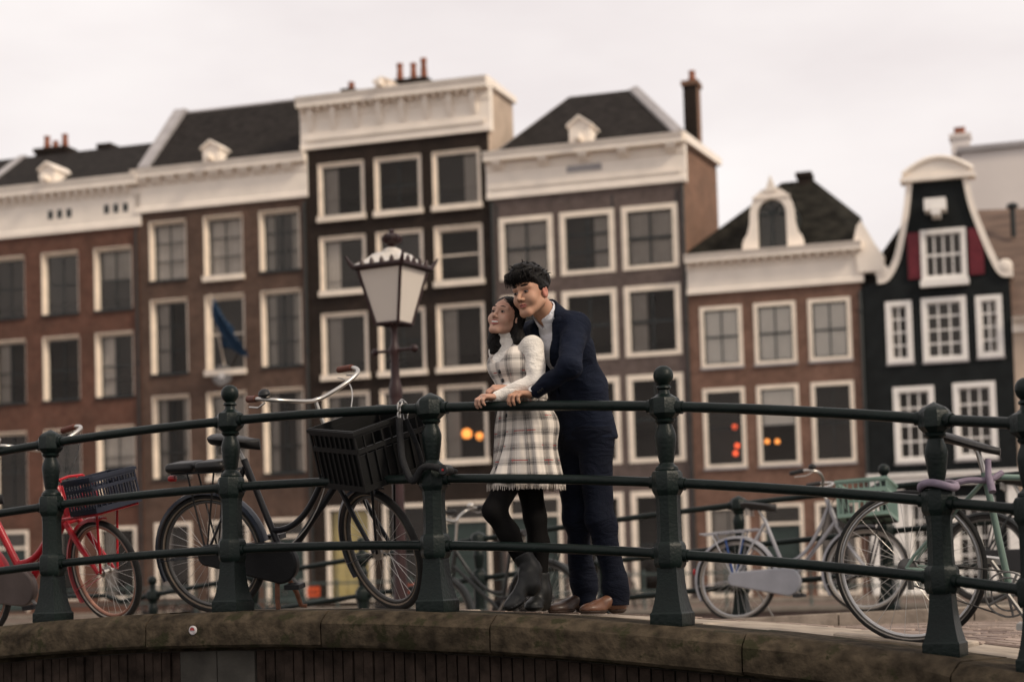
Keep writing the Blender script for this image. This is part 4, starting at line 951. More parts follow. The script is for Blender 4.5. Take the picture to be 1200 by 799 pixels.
tb = (t_at(256, .42)+t_at(456, .42))/2+.035
black = bicycle('bicycle', 'black city bicycle with black crate and chain lock, rear wheel behind a ball-topped post', tb, .36, steer=-R_(30), lean=R_(10), yaw=.10, fender='blue_black_paint', wall='tyre_tan', tyre='tyre', rim='rim_dark', grips='grip_brown', fat=1.2,
    crate='crate_black', frack=.74, stand='centre', bags=True, dyn=True, tr=.021, rz=.12, rend=-.69, seat=.965, bar_h=1.16, csize=(.40,.46,.32))
red = bicycle('bicycle', 'red city bicycle with navy crate on its front rack', t_at(128, .5)-.36, .45, r=.31, steer=-R_(13), lean=R_(8), fat=1.45, frame='red_paint', fender='red_paint', wall='tyre_grey', rim='rim_copper', grips='grip_brown', crate='crate_navy', frack=.665, case='case_taupe', rack=True, bell='chrome', tr=.019, seat=.86, csize=(.25,.33,.21), cpos=.70, bar_h=1.08)
road_b = bicycle('bicycle', 'mint green racing bicycle with thin tyres and black saddle leaning at the railing', t_at(1062, .24)+.40, .24, r=.346, style='road', frame='mint_paint', fender=None, tyre='tyre', wall='tyre_grey', rim='rim_steel', grips='lilac', case=None, rack=False, bell=False, tr=.014, seat=.935, lean=R_(5))
grey = bicycle('bicycle', 'grey bicycle with pale green crate parked against the opposite railing', t_at(865, DV-.55)+.42, DV-.55, lean=-R_(5), frame='grey_paint', fender='grey_paint', tyre='tyre', wall='tyre_grey', rim='rim_steel', crate='crate_green', frack=.72, case='case_grey', guard='strap_blue', seat=.93, csize=(.40,.46,.30), cpos=.60, bar_h=1.03, stand='side', steer=R_(6))
dark = bicycle('bicycle', 'dark bicycle against the opposite railing, seen behind the woman\'s legs', t_at(585, DV-.5), DV-.5, frame='dark_bike_paint', fender='dark_bike_paint', rim='rim_dark', lean=-R_(5), yaw=PI, bell='chrome')
dark2 = copy_tree(dark); dark2.matrix_world = Matrix.Translation(UVp(t_at(1240, DV-.6), DV-.6)) @ Matrix.Rotation(rot_rail, 4, 'Z') @ Matrix.Rotation(-R_(5), 4, 'X'); tag(dark2, 'dark bicycle against the opposite railing beyond the mint racing bicycle')
# bicycles parked along the far quay railing
labs = ['dark bicycle on the far quay below the red brick house', 'dark bicycle on the far quay below the flag house', 'dark bicycle with orange crate on the far quay below the flag house', 'dark bicycle with orange crate on the far quay below the black house', 'dark bicycle on the far quay below the grey house']
for px_, cr_, lb in zip((185, 235, 345, 460, 735), (0, 0, 1, 1, 0), labs):
    s, _ = fac(px_, 700, QD+.7); o = copy_tree(dark); o.location = FO+ES*s+ED*(QD+.7); o.rotation_euler = (R_(5), 0, -A0+random.uniform(-.5, .5)); tag(o, lb, group='bicycles on the far quay')
    if cr_: b = MB(); crate_mesh(b, .36, .42, .26, Matrix.Translation((.60, 0, .74)), 6); b.build('crate', 'orange_plastic', o, False)

# ---------------------------------------------------------------- locks
ck = thing('chain_lock', 'chain lock in black sleeve hung over the top rail at the plain-topped post', 'lock', UVp(-.13, 0))
O = Vector(ck.location); tq = t_at(478, 0); base = UVp(tq, 0)-O; zr = near(tq)+HR[0][0]-O.z
lm = None; n_out = -VV
loop = [(n_out*.034, zr+.0), (n_out*.026, zr+.024), (n_out*.0, zr+.036), (-n_out*.026, zr+.024), (-n_out*.034, zr), (-n_out*.03, zr-.035), (n_out*.036, zr-.035)]
for i, (d, z) in enumerate(loop):
    b = MB(); b.tube([(.020*math.cos(2*PI*k/14), 0, .012*math.sin(2*PI*k/14)) for k in range(14)], .0046, 6, True); o = b.build('link', 'chain_metal', ck)
    ang = [PI/2, .9, 0, -.9, PI/2, PI/2, PI/2][i]
    o.matrix_local = Matrix.Translation(base+d+Vector((0, 0, z))) @ Matrix.Rotation(math.atan2(n_out.y, n_out.x), 4, 'Z') @ Matrix.Rotation(ang, 4, 'Y') @ Matrix.Rotation((i % 2)*PI/2, 4, 'X')
zm = near(0)+.69-O.z; pc = UVp(0, 0, 0)-Vector((O.x, O.y, 0))
pts = [base+n_out*.036+Vector((0, 0, zr-.05)), base+n_out*.045+UU*.01+Vector((0, 0, zr-.16)), base+n_out*.06+UU*.03+Vector((0, 0, zr-.27)), pc+n_out*.085-UU*.075+Vector((0, 0, zm-.045)), pc+n_out*.10-UU*.01+Vector((0, 0, zm+.015)), pc+n_out*.095+UU*.05+Vector((0, 0, zm+.02)), pc+n_out*.07+UU*.10+Vector((0, 0, zm+.0))]
b = MB(); b.tube(cat_rom(pts, 6), .0175, 10); mat('sleeve_black', (.011,.011,.012), .85, .3, 60, bump=.4); b.build('sleeve', 'sleeve_black', ck)
pts = [base-n_out*.03+Vector((0, 0, zr-.05)), base-n_out*.06+UU*.05+Vector((0, 0, zr-.20)), base-n_out*.08+UU*.08+Vector((0, 0, zr-.33)), pc-n_out*.09-UU*.02+Vector((0, 0, zm)), pc-n_out*.06+UU*.09+Vector((0, 0, zm)), pc+n_out*.05+UU*.105+Vector((0, 0, zm))]
b = MB(); b.tube(cat_rom(pts, 6), .013, 8); b.build('sleeve', 'sleeve_black', ck)
b = MB(); c = pc+n_out*.075+UU*.115+Vector((0, 0, zm)); T = Matrix.Translation(c) @ Matrix.Rotation(math.atan2(n_out.y, n_out.x), 4, 'Z') @ Matrix.Rotation(PI/2, 4, 'Y'); b.lathe([(.0, -.035), (.022, -.035), (.027, -.028), (.027, .03), (.022, .036), (0, .036)], 16, T); b.build('padlock', 'black_plastic', ck)
b = MB(); b.lathe([(0, .036), (.006, .036), (.006, .041), (0, .042)], 10, T); b.build('keyhole_cover', 'tail_red', ck)
# lilac wrapped lock round the post and the racing bicycle
lk = thing('wrapped_lock', 'lilac fabric wrapped lock looped round the post beside the racing bicycle', 'lock', UVp(2, 0)); zc = .725
ring = [(.075*math.cos(a)-.0, .075*math.sin(a), zc+.012*math.sin(a*2)) for a in [2*PI*k/18 for k in range(18)]]
b = MB(); b.tube(ring, .017, 10, True); b.build('wrap', 'lilac', lk)
e = [(VV.x*.075+UU.x*.02, VV.y*.075+UU.y*.02, zc), (VV.x*.10+UU.x*.10, VV.y*.10+UU.y*.10, zc+.02), (VV.x*.13+UU.x*.19, VV.y*.13+UU.y*.19, zc+.02), (VV.x*.17+UU.x*.24, VV.y*.17+UU.y*.24, zc+.05)]
b = MB(); b.tube(cat_rom(e, 5), .014, 8); b.build('wrap', 'lilac', lk)
c = Vector(e[2]); b = MB(); b.tube([c+Vector((0, 0, .09)), c+Vector((-.005, -.01, .02)), c+Vector((0, -.03, -.03)), c+Vector((0, -.045, -.055))], [.013, .015, .017, .016], 12); b.build('tassel', 'lilac', lk)

# ---------------------------------------------------------------- street lantern by the opposite railing
mat('lamp_maroon', (.026,.0105,.0105), .4, .25, 8, bump=.15)
m, t_, b_ = principled('lantern_glass'); b_.inputs['Base Color'].default_value = (.80,.74,.67,1); b_.inputs['Roughness'].default_value = .15; b_.inputs['Transmission Weight'].default_value = .35; b_.inputs['IOR'].default_value = 1.2
LY = 15.6; foot = at(470, 700, LY); foot.z = deck(*tv(foot)); lp = thing('street_lantern', 'maroon cast-iron street lantern with crowned glass head beside the black crate', 'street lamp', foot)
L0 = at(457, 381, LY).z-foot.z; L1 = at(457, 316, LY).z-foot.z
b = MB(); b.lathe([(.14, 0), (.14, .25), (.10, .32), (.07, .5), (.055, .9), (.050, L0-.85)], 10); b.lathe([(.05, L0-.9), (.068, L0-.84), (.072, L0-.78), (.05, L0-.72), (.060, L0-.66), (.066, L0-.60), (.046, L0-.53), (.043, L0-.50), (.038, L0-.28), (.05, L0-.25), (.052, L0-.22), (.032, L0-.18), (.027, L0-.06), (.04, L0-.02), (.048, L0)], 14)
b.build('column', 'lamp_maroon', lp)
zb = L0-.235; ya = .55; dx, dy = math.cos(ya), -math.sin(ya); b = MB(); b.tube([(-.21*dx, -.21*dy, zb), (.21*dx, .21*dy, zb)], .014, 8)
for s in (-1, 1): b.ell((s*.22*dx, s*.22*dy, zb), .035, 10, 8)
b.build('ladder_bar', 'lamp_maroon', lp)
ANG = R_(-28); Tm = Matrix.Rotation(ANG, 4, 'Z'); hb0, hb1 = .120, .232
fr = MB(); cs = [(-1,-1), (1,-1), (1,1), (-1,1)]
for i in range(4):
    a, c = cs[i], cs[(i+1) % 4]
    fr.tube([(a[0]*hb0, a[1]*hb0, L0), (a[0]*hb1, a[1]*hb1, L1)], .017, 6, M=Tm); fr.tube([(a[0]*hb0, a[1]*hb0, L0+.01), (c[0]*hb0, c[1]*hb0, L0+.01)], .014, 6, M=Tm); fr.tube([(a[0]*hb1, a[1]*hb1, L1), (c[0]*hb1, c[1]*hb1, L1)], .018, 6, M=Tm)
fr.tube([(-hb0, -hb0, L0), (hb0, hb0, L0)], .014, 6, M=Tm); fr.tube([(hb0, -hb0, L0), (-hb0, hb0, L0)], .014, 6, M=Tm)
fro = fr.build('lantern_frame', 'lamp_maroon', lp)
for i in range(4):
    a, c = cs[i], cs[(i+1) % 4]; g = MB(); k = .985; g.quad((a[0]*hb0*k, a[1]*hb0*k, L0+.01), (c[0]*hb0*k, c[1]*hb0*k, L0+.01), (c[0]*hb1*k, c[1]*hb1*k, L1), (a[0]*hb1*k, a[1]*hb1*k, L1), M=Tm); o = g.build('glass_panel', 'lantern_glass', fro, False); md = o.modifiers.new('t', 'SOLIDIFY'); md.thickness = .004
b = MB(); b.rings([[Tm @ Vector((a[0]*q, a[1]*q, z)) for a in cs] for q, z in ((hb1+.03, L1+.0), (hb1+.035, L1+.03), (.19, L1+.075), (.13, L1+.14), (.10, L1+.155))]); b.lathe([(.095, L1+.14), (.085, L1+.18), (.05, L1+.20)], 12); b.build('lantern_roof', 'lantern_glass', lp)
b = MB()
for i in range(4):
    a, c = Vector((*cs[i], 0)), Vector((*cs[(i+1) % 4], 0))
    b.tube([a*(hb1+.03)+Vector((0, 0, L1+.012)), c*(hb1+.03)+Vector((0, 0, L1+.012))], .022, 6, M=Tm)
    b.tube([a*(hb1+.03)+Vector((0, 0, L1+.02)), a*(hb1+.055)+Vector((0, 0, L1+.06)), a*(hb1+.075)+Vector((0, 0, L1+.11))], [.024, .016, .008], 6, M=Tm)
    for k in range(1, 5):
        p = a.lerp(c, k/5)*(hb1+.03); b.tube([p+Vector((0, 0, L1+.02)), p*1.02+Vector((0, 0, L1+.06)), p*1.04+Vector((0, 0, L1+.085))], [.030, .022, .006], 6, M=Tm)
b.build('crown', 'lamp_maroon', lp)
b = MB(); q_ = .78; b.lathe([(x*q_, L1+.19+(z-.19)*.86) for x, z in ((.05,.19), (.06,.20), (.035,.22), (.05,.235), (.085,.255), (.105,.29), (.10,.325), (.07,.35), (.03,.365), (.035,.385), (.02,.40), (0,.41))], 14)
for k in range(8): a = k*PI/4; b.tube([(.10*q_*math.cos(a), .10*q_*math.sin(a), L1+.25), (.115*q_*math.cos(a), .115*q_*math.sin(a), L1+.285), (.075*q_*math.cos(a), .075*q_*math.sin(a), L1+.325)], .011, 5)
b.build('finial', 'lamp_maroon', lp)
# ---------------------------------------------------------------- people: smooth-blended solids turned into one skin each
def A3(p): return np.array(tuple(p), dtype=np.float32)
def unit(a): a = np.asarray(a, dtype=np.float32); return a/np.linalg.norm(a)
def smin(a, b, k):
    h = np.clip(.5+.5*(b-a)/k, 0, 1); return b*(1-h)+a*h-k*h*(1-h)
def smax(a, b, k): return -smin(-a, -b, k)
def rc(P, a, b, ra, rb):
    a = A3(a); ab = A3(b)-a; q = P-a; t = np.clip(q @ ab/(ab @ ab), 0, 1)
    return np.linalg.norm(q-t[:, None]*ab, axis=1)-(ra+(rb-ra)*t)
def chain(P, pts, rs, k=.02):
    d = None
    for i in range(len(pts)-1):
        e = rc(P, pts[i], pts[i+1], rs[i], rs[i+1]); d = e if d is None else smin(d, e, k)
    return d
def elp(P, c, r, B=None):
    q = P-A3(c)
    if B is not None: q = q @ B
    r = np.array(r, dtype=np.float32); k0 = np.linalg.norm(q/r, axis=1); k1 = np.linalg.norm(q/(r*r), axis=1)+1e-9
    return k0*(k0-1)/k1
def ecap(P, a, b, la, da, lb, db, L):
    """limb or trunk piece with an elliptical section: la, lb across (along L), da, db through"""
    a = A3(a); ab = A3(b)-a; n = np.linalg.norm(ab); ax = ab/n; q = P-a; s = q @ ax; t = np.clip(s/n, 0, 1); q = q-(t*n)[:, None]*ax
    Lx = unit(A3(L)-ax*(A3(L) @ ax)); D = np.cross(ax, Lx); x = q @ Lx; y = q @ D; z = q @ ax
    rl = la+(lb-la)*t; rd = da+(db-da)*t; mn = np.minimum(rl, rd)
    return (np.sqrt((x/rl)**2+(y/rd)**2+(z/mn)**2)-1)*mn
def wav(P, f, amp, seed):
    r = np.random.default_rng(seed); out = np.zeros(len(P), dtype=np.float32)
    for i in range(4):
        w_ = r.normal(size=3).astype(np.float32); w_ = w_/np.linalg.norm(w_)*f*(1+.6*i); out += np.sin(P @ w_+r.uniform(0, 6.28)+1.3*np.sin(P @ (w_[[1, 2, 0]]*.7)+i))/(1+i)
    return out*amp
def axis(lo, hi, h, fine=()):
    c = [lo]
    while c[-1] < hi:
        hh = h
        for a, b, s in fine:
            if a <= c[-1] <= b: hh = s
        c.append(c[-1]+hh)
    while len(c) % 8: c.append(c[-1]+h)
    return np.array(c, dtype=np.float32)
def surface(fn, X, Y, Z):
    nx, ny, nz = len(X), len(Y), len(Z); bx, by, bz = nx//8, ny//8, nz//8
    def mid(C): c = C.reshape(-1, 8); return (c[:, 0]+c[:, -1])/2, (c[:, -1]-c[:, 0])/2
    (mx_, hx), (my_, hy), (mz_, hz) = mid(X), mid(Y), mid(Z)
    G = np.stack(np.meshgrid(mx_, my_, mz_, indexing='ij'), -1).reshape(-1, 3); Hh = np.stack(np.meshgrid(hx, hy, hz, indexing='ij'), -1).reshape(-1, 3)
    d = fn(G); rad = np.linalg.norm(Hh, axis=1); act = np.abs(d) < rad*1.5+.012
    vol = np.where(d < 0, -1., 1.).astype(np.float32)[:, None]*np.ones((1, 512), np.float32); ia = np.nonzero(act)[0]
    BI = np.stack(np.unravel_index(ia, (bx, by, bz)), -1); off = np.stack(np.meshgrid(range(8), range(8), range(8), indexing='ij'), -1).reshape(-1, 3)
    for s in range(0, len(ia), 300):
        I = (BI[s:s+300, None, :]*8+off[None]).reshape(-1, 3); vol[ia[s:s+300]] = fn(np.stack([X[I[:, 0]], Y[I[:, 1]], Z[I[:, 2]]], -1)).reshape(-1, 512)
    V = vol.reshape(bx, by, bz, 8, 8, 8).transpose(0, 3, 1, 4, 2, 5).reshape(nx, ny, nz); V[0] = V[-1] = 1; V[:, 0] = V[:, -1] = 1; V[:, :, 0] = V[:, :, -1] = 1
    ins = V < 0; s8 = np.zeros((nx-1, ny-1, nz-1), np.int8)
    for i in (0, 1):
        for j in (0, 1):
            for k in (0, 1): s8 += ins[i:nx-1+i, j:ny-1+j, k:nz-1+k]
    cells = np.stack(np.nonzero((s8 > 0) & (s8 < 8)), -1); cid = np.full((nx-1, ny-1, nz-1), -1, np.int32); cid[tuple(cells.T)] = np.arange(len(cells))
    acc = np.zeros((len(cells), 3), np.float32); cnt = np.zeros(len(cells), np.float32); crn = [(i, j, k) for i in (0, 1) for j in (0, 1) for k in (0, 1)]
    val = {c: V[cells[:, 0]+c[0], cells[:, 1]+c[1], cells[:, 2]+c[2]] for c in crn}
    pos = {c: np.stack([X[cells[:, 0]+c[0]], Y[cells[:, 1]+c[1]], Z[cells[:, 2]+c[2]]], -1) for c in crn}
    for c in crn:
        for ax_ in range(3):
            if c[ax_] == 0:
                e = list(c); e[ax_] = 1; e = tuple(e); a, b = val[c], val[e]; m_ = (a < 0) != (b < 0); t = np.where(m_, a/(a-b+1e-12), 0)[:, None]
                acc += np.where(m_[:, None], pos[c]+(pos[e]-pos[c])*t, 0); cnt += m_
    verts = acc/cnt[:, None]; faces = []
    for ax_ in range(3):
        o = [(0, 1), (0, 1), (0, 1)]; A = ins; sl0 = [slice(1, n-1) for n in (nx, ny, nz)]; sl0[ax_] = slice(0, (nx, ny, nz)[ax_]-1); sl1 = list(sl0); sl1[ax_] = slice(1, (nx, ny, nz)[ax_])
        a, b = A[tuple(sl0)], A[tuple(sl1)]; idx = np.stack(np.nonzero(a != b), -1)
        if not len(idx): continue
        fl = a[tuple(idx.T)]; st = np.array([0 if i == ax_ else 1 for i in range(3)]); idx = idx+st; u, v_ = [(1, 2), (2, 0), (0, 1)][ax_]
        def g(du, dv): q = idx.copy(); q[:, u] -= du; q[:, v_] -= dv; return cid[tuple(q.T)]
        f = np.stack([g(1, 1), g(0, 1), g(0, 0), g(1, 0)], -1); f[~fl] = f[~fl][:, ::-1]; faces.append(f)
    return verts, np.concatenate(faces)
def sdf_obj(name, fn, lo, hi, h, m, root, fine=((), (), ()), extra=None, uv=None, second=None):
    v, f = surface(fn, *[axis(lo[i], hi[i], h, fine[i]) for i in range(3)])
    O = np.array(root.location, dtype=np.float32); me = bpy.data.meshes.new(name); vv = [tuple(p) for p in (v-O)]; ff = [tuple(int(i) for i in q) for q in f]; mi = [0]*len(ff); ms = [m]
    if extra:
        for mb, mm in extra:
            o = len(vv); vv += [tuple(Vector(p)-Vector(root.location)) for p in mb.v]; ff += [tuple(i+o for i in q) for q in mb.f]; mi += [len(ms)]*len(mb.f); ms.append(mm)
    if second:
        sel = second[0](v[f].mean(1)); mi[:len(f)] = [len(ms) if q else 0 for q in sel]; ms.append(second[1])
    me.from_pydata(vv, [], ff)
    for q in ms: me.materials.append(MATS[q])
    me.polygons.foreach_set('material_index', mi); me.polygons.foreach_set('use_smooth', [True]*len(ff))
    if uv is not None:
        at_ = me.attributes.new('cloth_uv', 'FLOAT_VECTOR', 'POINT'); u = np.zeros((len(vv), 3), np.float32); u[:len(v)] = uv(v); at_.data.foreach_set('vector', u.ravel())
    me.update(); return link(name, me, root)
def march(fn, o, d, far=.6):
    o, d = A3(o), unit(d); s = far
    for _ in range(60):
        k = float(fn((o+d*s)[None])[0]); s -= k*.8
    return Vector(tuple(float(x) for x in o+d*s))

# --- materials of the couple
def skinmat(name, col, red=(.42,.14,.09)):
    m, t, b = principled(name); b.inputs['Roughness'].default_value = .6; b.inputs['Specular IOR Level'].default_value = .3; b.inputs['Subsurface Weight'].default_value = .05; b.inputs['Subsurface Radius'].default_value = (.012, .005, .003)
    c = N('ShaderNodeTexCoord', t); n = N('ShaderNodeTexNoise', t); n.inputs['Scale'].default_value = 28; r = N('ShaderNodeValToRGB', t)
    r.color_ramp.elements[0].color = (*col, 1); r.color_ramp.elements[1].color = (*[.7*a+.3*b2 for a, b2 in zip(col, red)], 1); r.color_ramp.elements[0].position = .45; r.color_ramp.elements[1].position = .8
    t.links.new(c.outputs['Object'], n.inputs[0]); t.links.new(n.outputs[0], r.inputs[0]); t.links.new(r.outputs[0], b.inputs['Base Color'])
skinmat('skin_man', (.40,.225,.148)); skinmat('skin_woman', (.43,.255,.185)); skinmat('skin_lips', (.30,.085,.075)); skinmat('skin_ear_backlit', (.40,.165,.12))  # ear skin is redder: the glow of backlight put into the colour
mat('hair_black', (.0055,.0042,.0035), .5, .3, 60, bump=.6, bscale=140, stretch=(1, 1, .2), spec=.14); mat('brow_black', (.02,.013,.010), .8, .1); mat('eye_dark', (.010,.007,.006), .12, .05); mat('eye_white', (.34,.29,.27), .3, .05); mat('teeth', (.72,.68,.62), .3, .03); mat('mouth_dark', (.06,.015,.014), .6, .1)
def clothmat(name, col, rough=.85, bump=.3, sc_=220, sheen=.2):
    m = mat(name, col, rough, .14, 14, bump=bump, bscale=sc_, spec=.1); m.node_tree.nodes['Principled BSDF'].inputs['Sheen Weight'].default_value = sheen; return m
clothmat('suit_navy', (.0075,.0103,.0205), sheen=.0); clothmat('trouser_navy', (.0048,.0063,.0125), sheen=.0); clothmat('shirt_white', (.66,.66,.70)); clothmat('knit_white', (.76,.71,.645), .9, .7, 160); clothmat('tights_black', (.0055,.005,.005), .9, .1, sheen=0)
mat('boot_black', (.011,.0115,.0115), .45, .25, 12, bump=.1); mat('shoe_brown', (.105,.048,.028), .38, .3, 20, bump=.15); mat('shoe_brown_shaded', (.045,.026,.019), .4, .3, 20); mat('sole_dark', (.035,.022,.016), .7, .2); mat('button_black', (.01,.01,.01), .3, .1); mat('nail_dark', (.02,.006,.01), .2, .05); mat('watch_steel', (.6,.58,.55), .25, .1, metal=.9); mat('watch_face', (.55,.53,.50), .25, .1)
def wrinkle(name, sc_=7., dist=.035, st=.55):
    t = MATS[name].node_tree; b = t.nodes['Principled BSDF']; old = b.inputs['Normal'].links[0].from_socket
    c = N('ShaderNodeTexCoord', t); mp_ = N('ShaderNodeMapping', t); mp_.inputs['Rotation'].default_value = (.5, .7, .3); mp_.inputs['Scale'].default_value = (1, 1, 2.3)
    n = N('ShaderNodeTexNoise', t); n.inputs['Scale'].default_value = sc_; n.inputs['Detail'].default_value = 3; n.inputs['Distortion'].default_value = 1.2
    bp = N('ShaderNodeBump', t); bp.inputs['Strength'].default_value = st; bp.inputs['Distance'].default_value = dist
    t.links.new(c.outputs['Object'], mp_.inputs[0]); t.links.new(mp_.outputs[0], n.inputs[0]); t.links.new(n.outputs[0], bp.inputs['Height']); t.links.new(old, bp.inputs['Normal']); t.links.new(bp.outputs[0], b.inputs['Normal'])
for q in ('suit_navy', 'trouser_navy', 'knit_white', 'shirt_white'): wrinkle(q)
def plaid():
    m, t, b = principled('plaid_wool'); b.inputs['Roughness'].default_value = .95; b.inputs['Specular IOR Level'].default_value = .15; b.inputs['Sheen Weight'].default_value = .2
    a = N('ShaderNodeAttribute', t); a.attribute_name = 'cloth_uv'; sp = N('ShaderNodeSeparateXYZ', t); t.links.new(a.outputs['Vector'], sp.inputs[0])
    nz_ = N('ShaderNodeTexNoise', t); nz_.inputs['Scale'].default_value = 260; t.links.new(a.outputs['Vector'], nz_.inputs[0])
    def M_(op, x, y=None, z=None):
        n = N('ShaderNodeMath', t, operation=op)
        for i, q in enumerate((x, y, z)):
            if q is None: continue
            if isinstance(q, (int, float)): n.inputs[i].default_value = q
            else: t.links.new(q, n.inputs[i])
        return n.outputs[0]
    def stripe(src, per, ph, wd):          # 1 inside a band of width wd every per
        f = M_('FRACT', M_('ADD', M_('DIVIDE', src, per), ph)); return M_('LESS_THAN', f, wd)
    u, v = sp.outputs[0], sp.outputs[1]
    def bands(s): return M_('ADD', M_('MULTIPLY', stripe(s, .074, .1, .42), .36), M_('ADD', M_('MULTIPLY', stripe(s, .074, -.02, .07), .25), M_('MULTIPLY', stripe(s, .074, .66, .07), .22)))
    dark = M_('MINIMUM', M_('ADD', bands(u), bands(v)), 1.)
    dark = M_('MULTIPLY', dark, M_('ADD', .55, nz_.outputs[0]))
    mx1 = N('ShaderNodeMix', t, data_type='RGBA'); t.links.new(dark, mx1.inputs[0]); mx1.inputs[6].default_value = (.70,.635,.565,1); mx1.inputs[7].default_value = (.10,.092,.09,1)
    n2 = N('ShaderNodeTexNoise', t); n2.inputs['Scale'].default_value = 22; t.links.new(a.outputs['Vector'], n2.inputs[0])
    redl = M_('MULTIPLY', M_('ADD', stripe(v, .074, .80, .05), M_('MULTIPLY', stripe(u, .148, .4, .012), .5)), M_('GREATER_THAN', n2.outputs[0], .56))
    mx2 = N('ShaderNodeMix', t, data_type='RGBA'); t.links.new(M_('MINIMUM', redl, 1.), mx2.inputs[0]); t.links.new(mx1.outputs[2], mx2.inputs[6]); mx2.inputs[7].default_value = (.36,.03,.03,1)
    t.links.new(mx2.outputs[2], b.inputs['Base Color'])
    bp = N('ShaderNodeBump', t); bp.inputs['Strength'].default_value = .4; bp.inputs['Distance'].default_value = .004; t.links.new(nz_.outputs[0], bp.inputs['Height']); t.links.new(bp.outputs[0], b.inputs['Normal'])
plaid()

FD = unit((-.80, -.60, 0)); LD = unit((.60, -.80, 0))         # both face this way; LD is their left
def px3(x, y, Y): return A3(at(x, y, Y))

# --- a head, in its own frame: x left, y forward, z up, origin between the ears at eye height
def head_frame(c, fwd, up, s):
    y = unit(fwd); z = unit(np.asarray(up)-y*(np.asarray(up) @ y)); x = np.cross(z, y)*-1.; x = np.cross(y, z)*-1
    return dict(c=A3(c), B=np.stack([x, y, z], 1).astype(np.float32), s=s)
def to_head(P, H): return ((P-H['c']) @ H['B'])/H['s']
def from_head(p, H): return Vector(tuple(float(q) for q in (H['c']+H['B'] @ (np.array(p, np.float32)*H['s']))))
def head_sdf(Q, smile=0., fem=False):
    S = Q*np.array([-1, 1, 1], np.float32); X = Q.copy(); X[:, 0] = np.abs(Q[:, 0])       # mirrored half
    d = elp(X, (0, -.014, .038), (.0755, .094, .083))
    d = smin(d, elp(X, (0, .030, -.020), (.060, .058, .078)), .03)
    jw = .045 if fem else .052
    d = smin(d, rc(X, (jw, -.004, -.052), (.018, .062, -.096), .020, .017), .025)
    d = smin(d, rc(X, (0, .064, -.098), (.010, .062, -.099), .016, .015), .02)
    d = smin(d, elp(X, (.038, .058, -.034), (.024, .022, .026) if not smile else (.027, .025, .027)), .02)
    d = smin(d, rc(X, (.006, .082, .022), (.044, .066, .024), .010, .010), .014)
    d = smax(d, -elp(X, (.031, .098, .003), (.021, .020, .013)), .010)
    nl = .108 if not fem else .102
    d = smin(d, rc(X, (0, .084, .008), (0, nl, -.030), .007, .0105), .010)
    d = smin(d, elp(X, (.011, .092, -.035), (.009, .011, .008)), .006)
    lw = .028 if smile else .023; lz = -.058 if smile else -.062
    d = smin(d, rc(X, (0, .084, -.055), (lw, .074, lz+.003), .0068, .004), .006)
    d = smin(d, rc(X, (0, .082, -.075 if smile else -.070), (lw*.9, .072, lz-.003), .0072, .004), .006)
    d = smax(d, -elp(X, (0, .096, -.0635), (lw*.95, .010, .0075 if smile else .0030)), .003)
    e = elp(X, (.076, -.012, -.008), (.010, .020, .031), None); e = smax(e, -elp(X, (.086, -.008, -.004), (.007, .011, .018)), .006)
    return smin(d, e, .008)
def head_extra(H, smile=0., fem=False, look=0.):
    br, ew, ed, lp_, th, md_ = MB(), MB(), MB(), MB(), MB(), MB(); out = []
    T = lambda p: from_head(p, H)
    for s in (-1, 1):
        n = 9; z0 = .026 if not fem else .025
        br.tube([T((s*(.012+.036*i/n), .0885-.022*(i/n)**2, z0+.007*math.sin(PI*(.15+.75*i/n)))) for i in range(n+1)], [.0032+.0026*math.sin(PI*(i+.6)/(n+1.2)) for i in range(n+1)] if not fem else [.0016+.0012*math.sin(PI*(i+.6)/(n+1.2)) for i in range(n+1)], 6)
        pts = [T((s*.031+.0135*math.cos(a), .0800+.003*math.cos(a*2)-.0015, .001+(.0050 if not smile else .0036)*math.sin(a))) for a in [2*PI*k/14 for k in range(14)]]
        ew.add(pts+[T((s*.031, .0865, .001))], [(k, (k+1) % 14, 14) for k in range(14)])
        c = T((s*.031+look, .0845, .001)); ed.ell(c, .0062*H['s'], 10, 6)
        ed.tube([T((s*.031+.0145*q, .0845-.005*abs(q), .0058-.0032*q*q-(.001 if smile else 0))) for q in (-1, -.6, -.2, .2, .6, 1)], .0016, 5)
        lp_.ell(T((0, 0, 0)), .0001, 4, 3)
    lw = .028 if smile else .023; zz = -.055
    lp_.tube([T((lw*q, .0880-.012*q*q, (-.0545 if smile else -.058)+(.004*q*q if smile else -.002*q*q))) for q in [k/5-1 for k in range(11)]], [.0018+.0022*(1-abs(k/5-1)) for k in range(11)], 6)
    lp_.tube([T((lw*.95*q, .0865-.012*q*q, (-.0735 if smile else -.0685)+(.012*q*q if smile else .005*q*q))) for q in [k/5-1 for k in range(11)]], [.0018+.0030*(1-abs(k/5-1)) for k in range(11)], 6)
    md_.ell(T((0, .076, -.0635)), .0105*H['s'], 10, 6)
    if smile: th.tube([T((lw*.84*q, .0862-.010*q*q, -.0615+.006*q*q)) for q in [k/5-1 for k in range(11)]], [.0020+.0036*(1-abs(k/5-1)**2) for k in range(11)], 6)
    else: th.tube([T((lw*.6*q, .0850-.010*q*q, -.0615)) for q in [k/3-1 for k in range(7)]], .0022, 6)
    return [(br, 'brow_black'), (ew, 'eye_white'), (ed, 'eye_dark'), (lp_, 'skin_lips'), (th, 'teeth'), (md_, 'mouth_dark')]

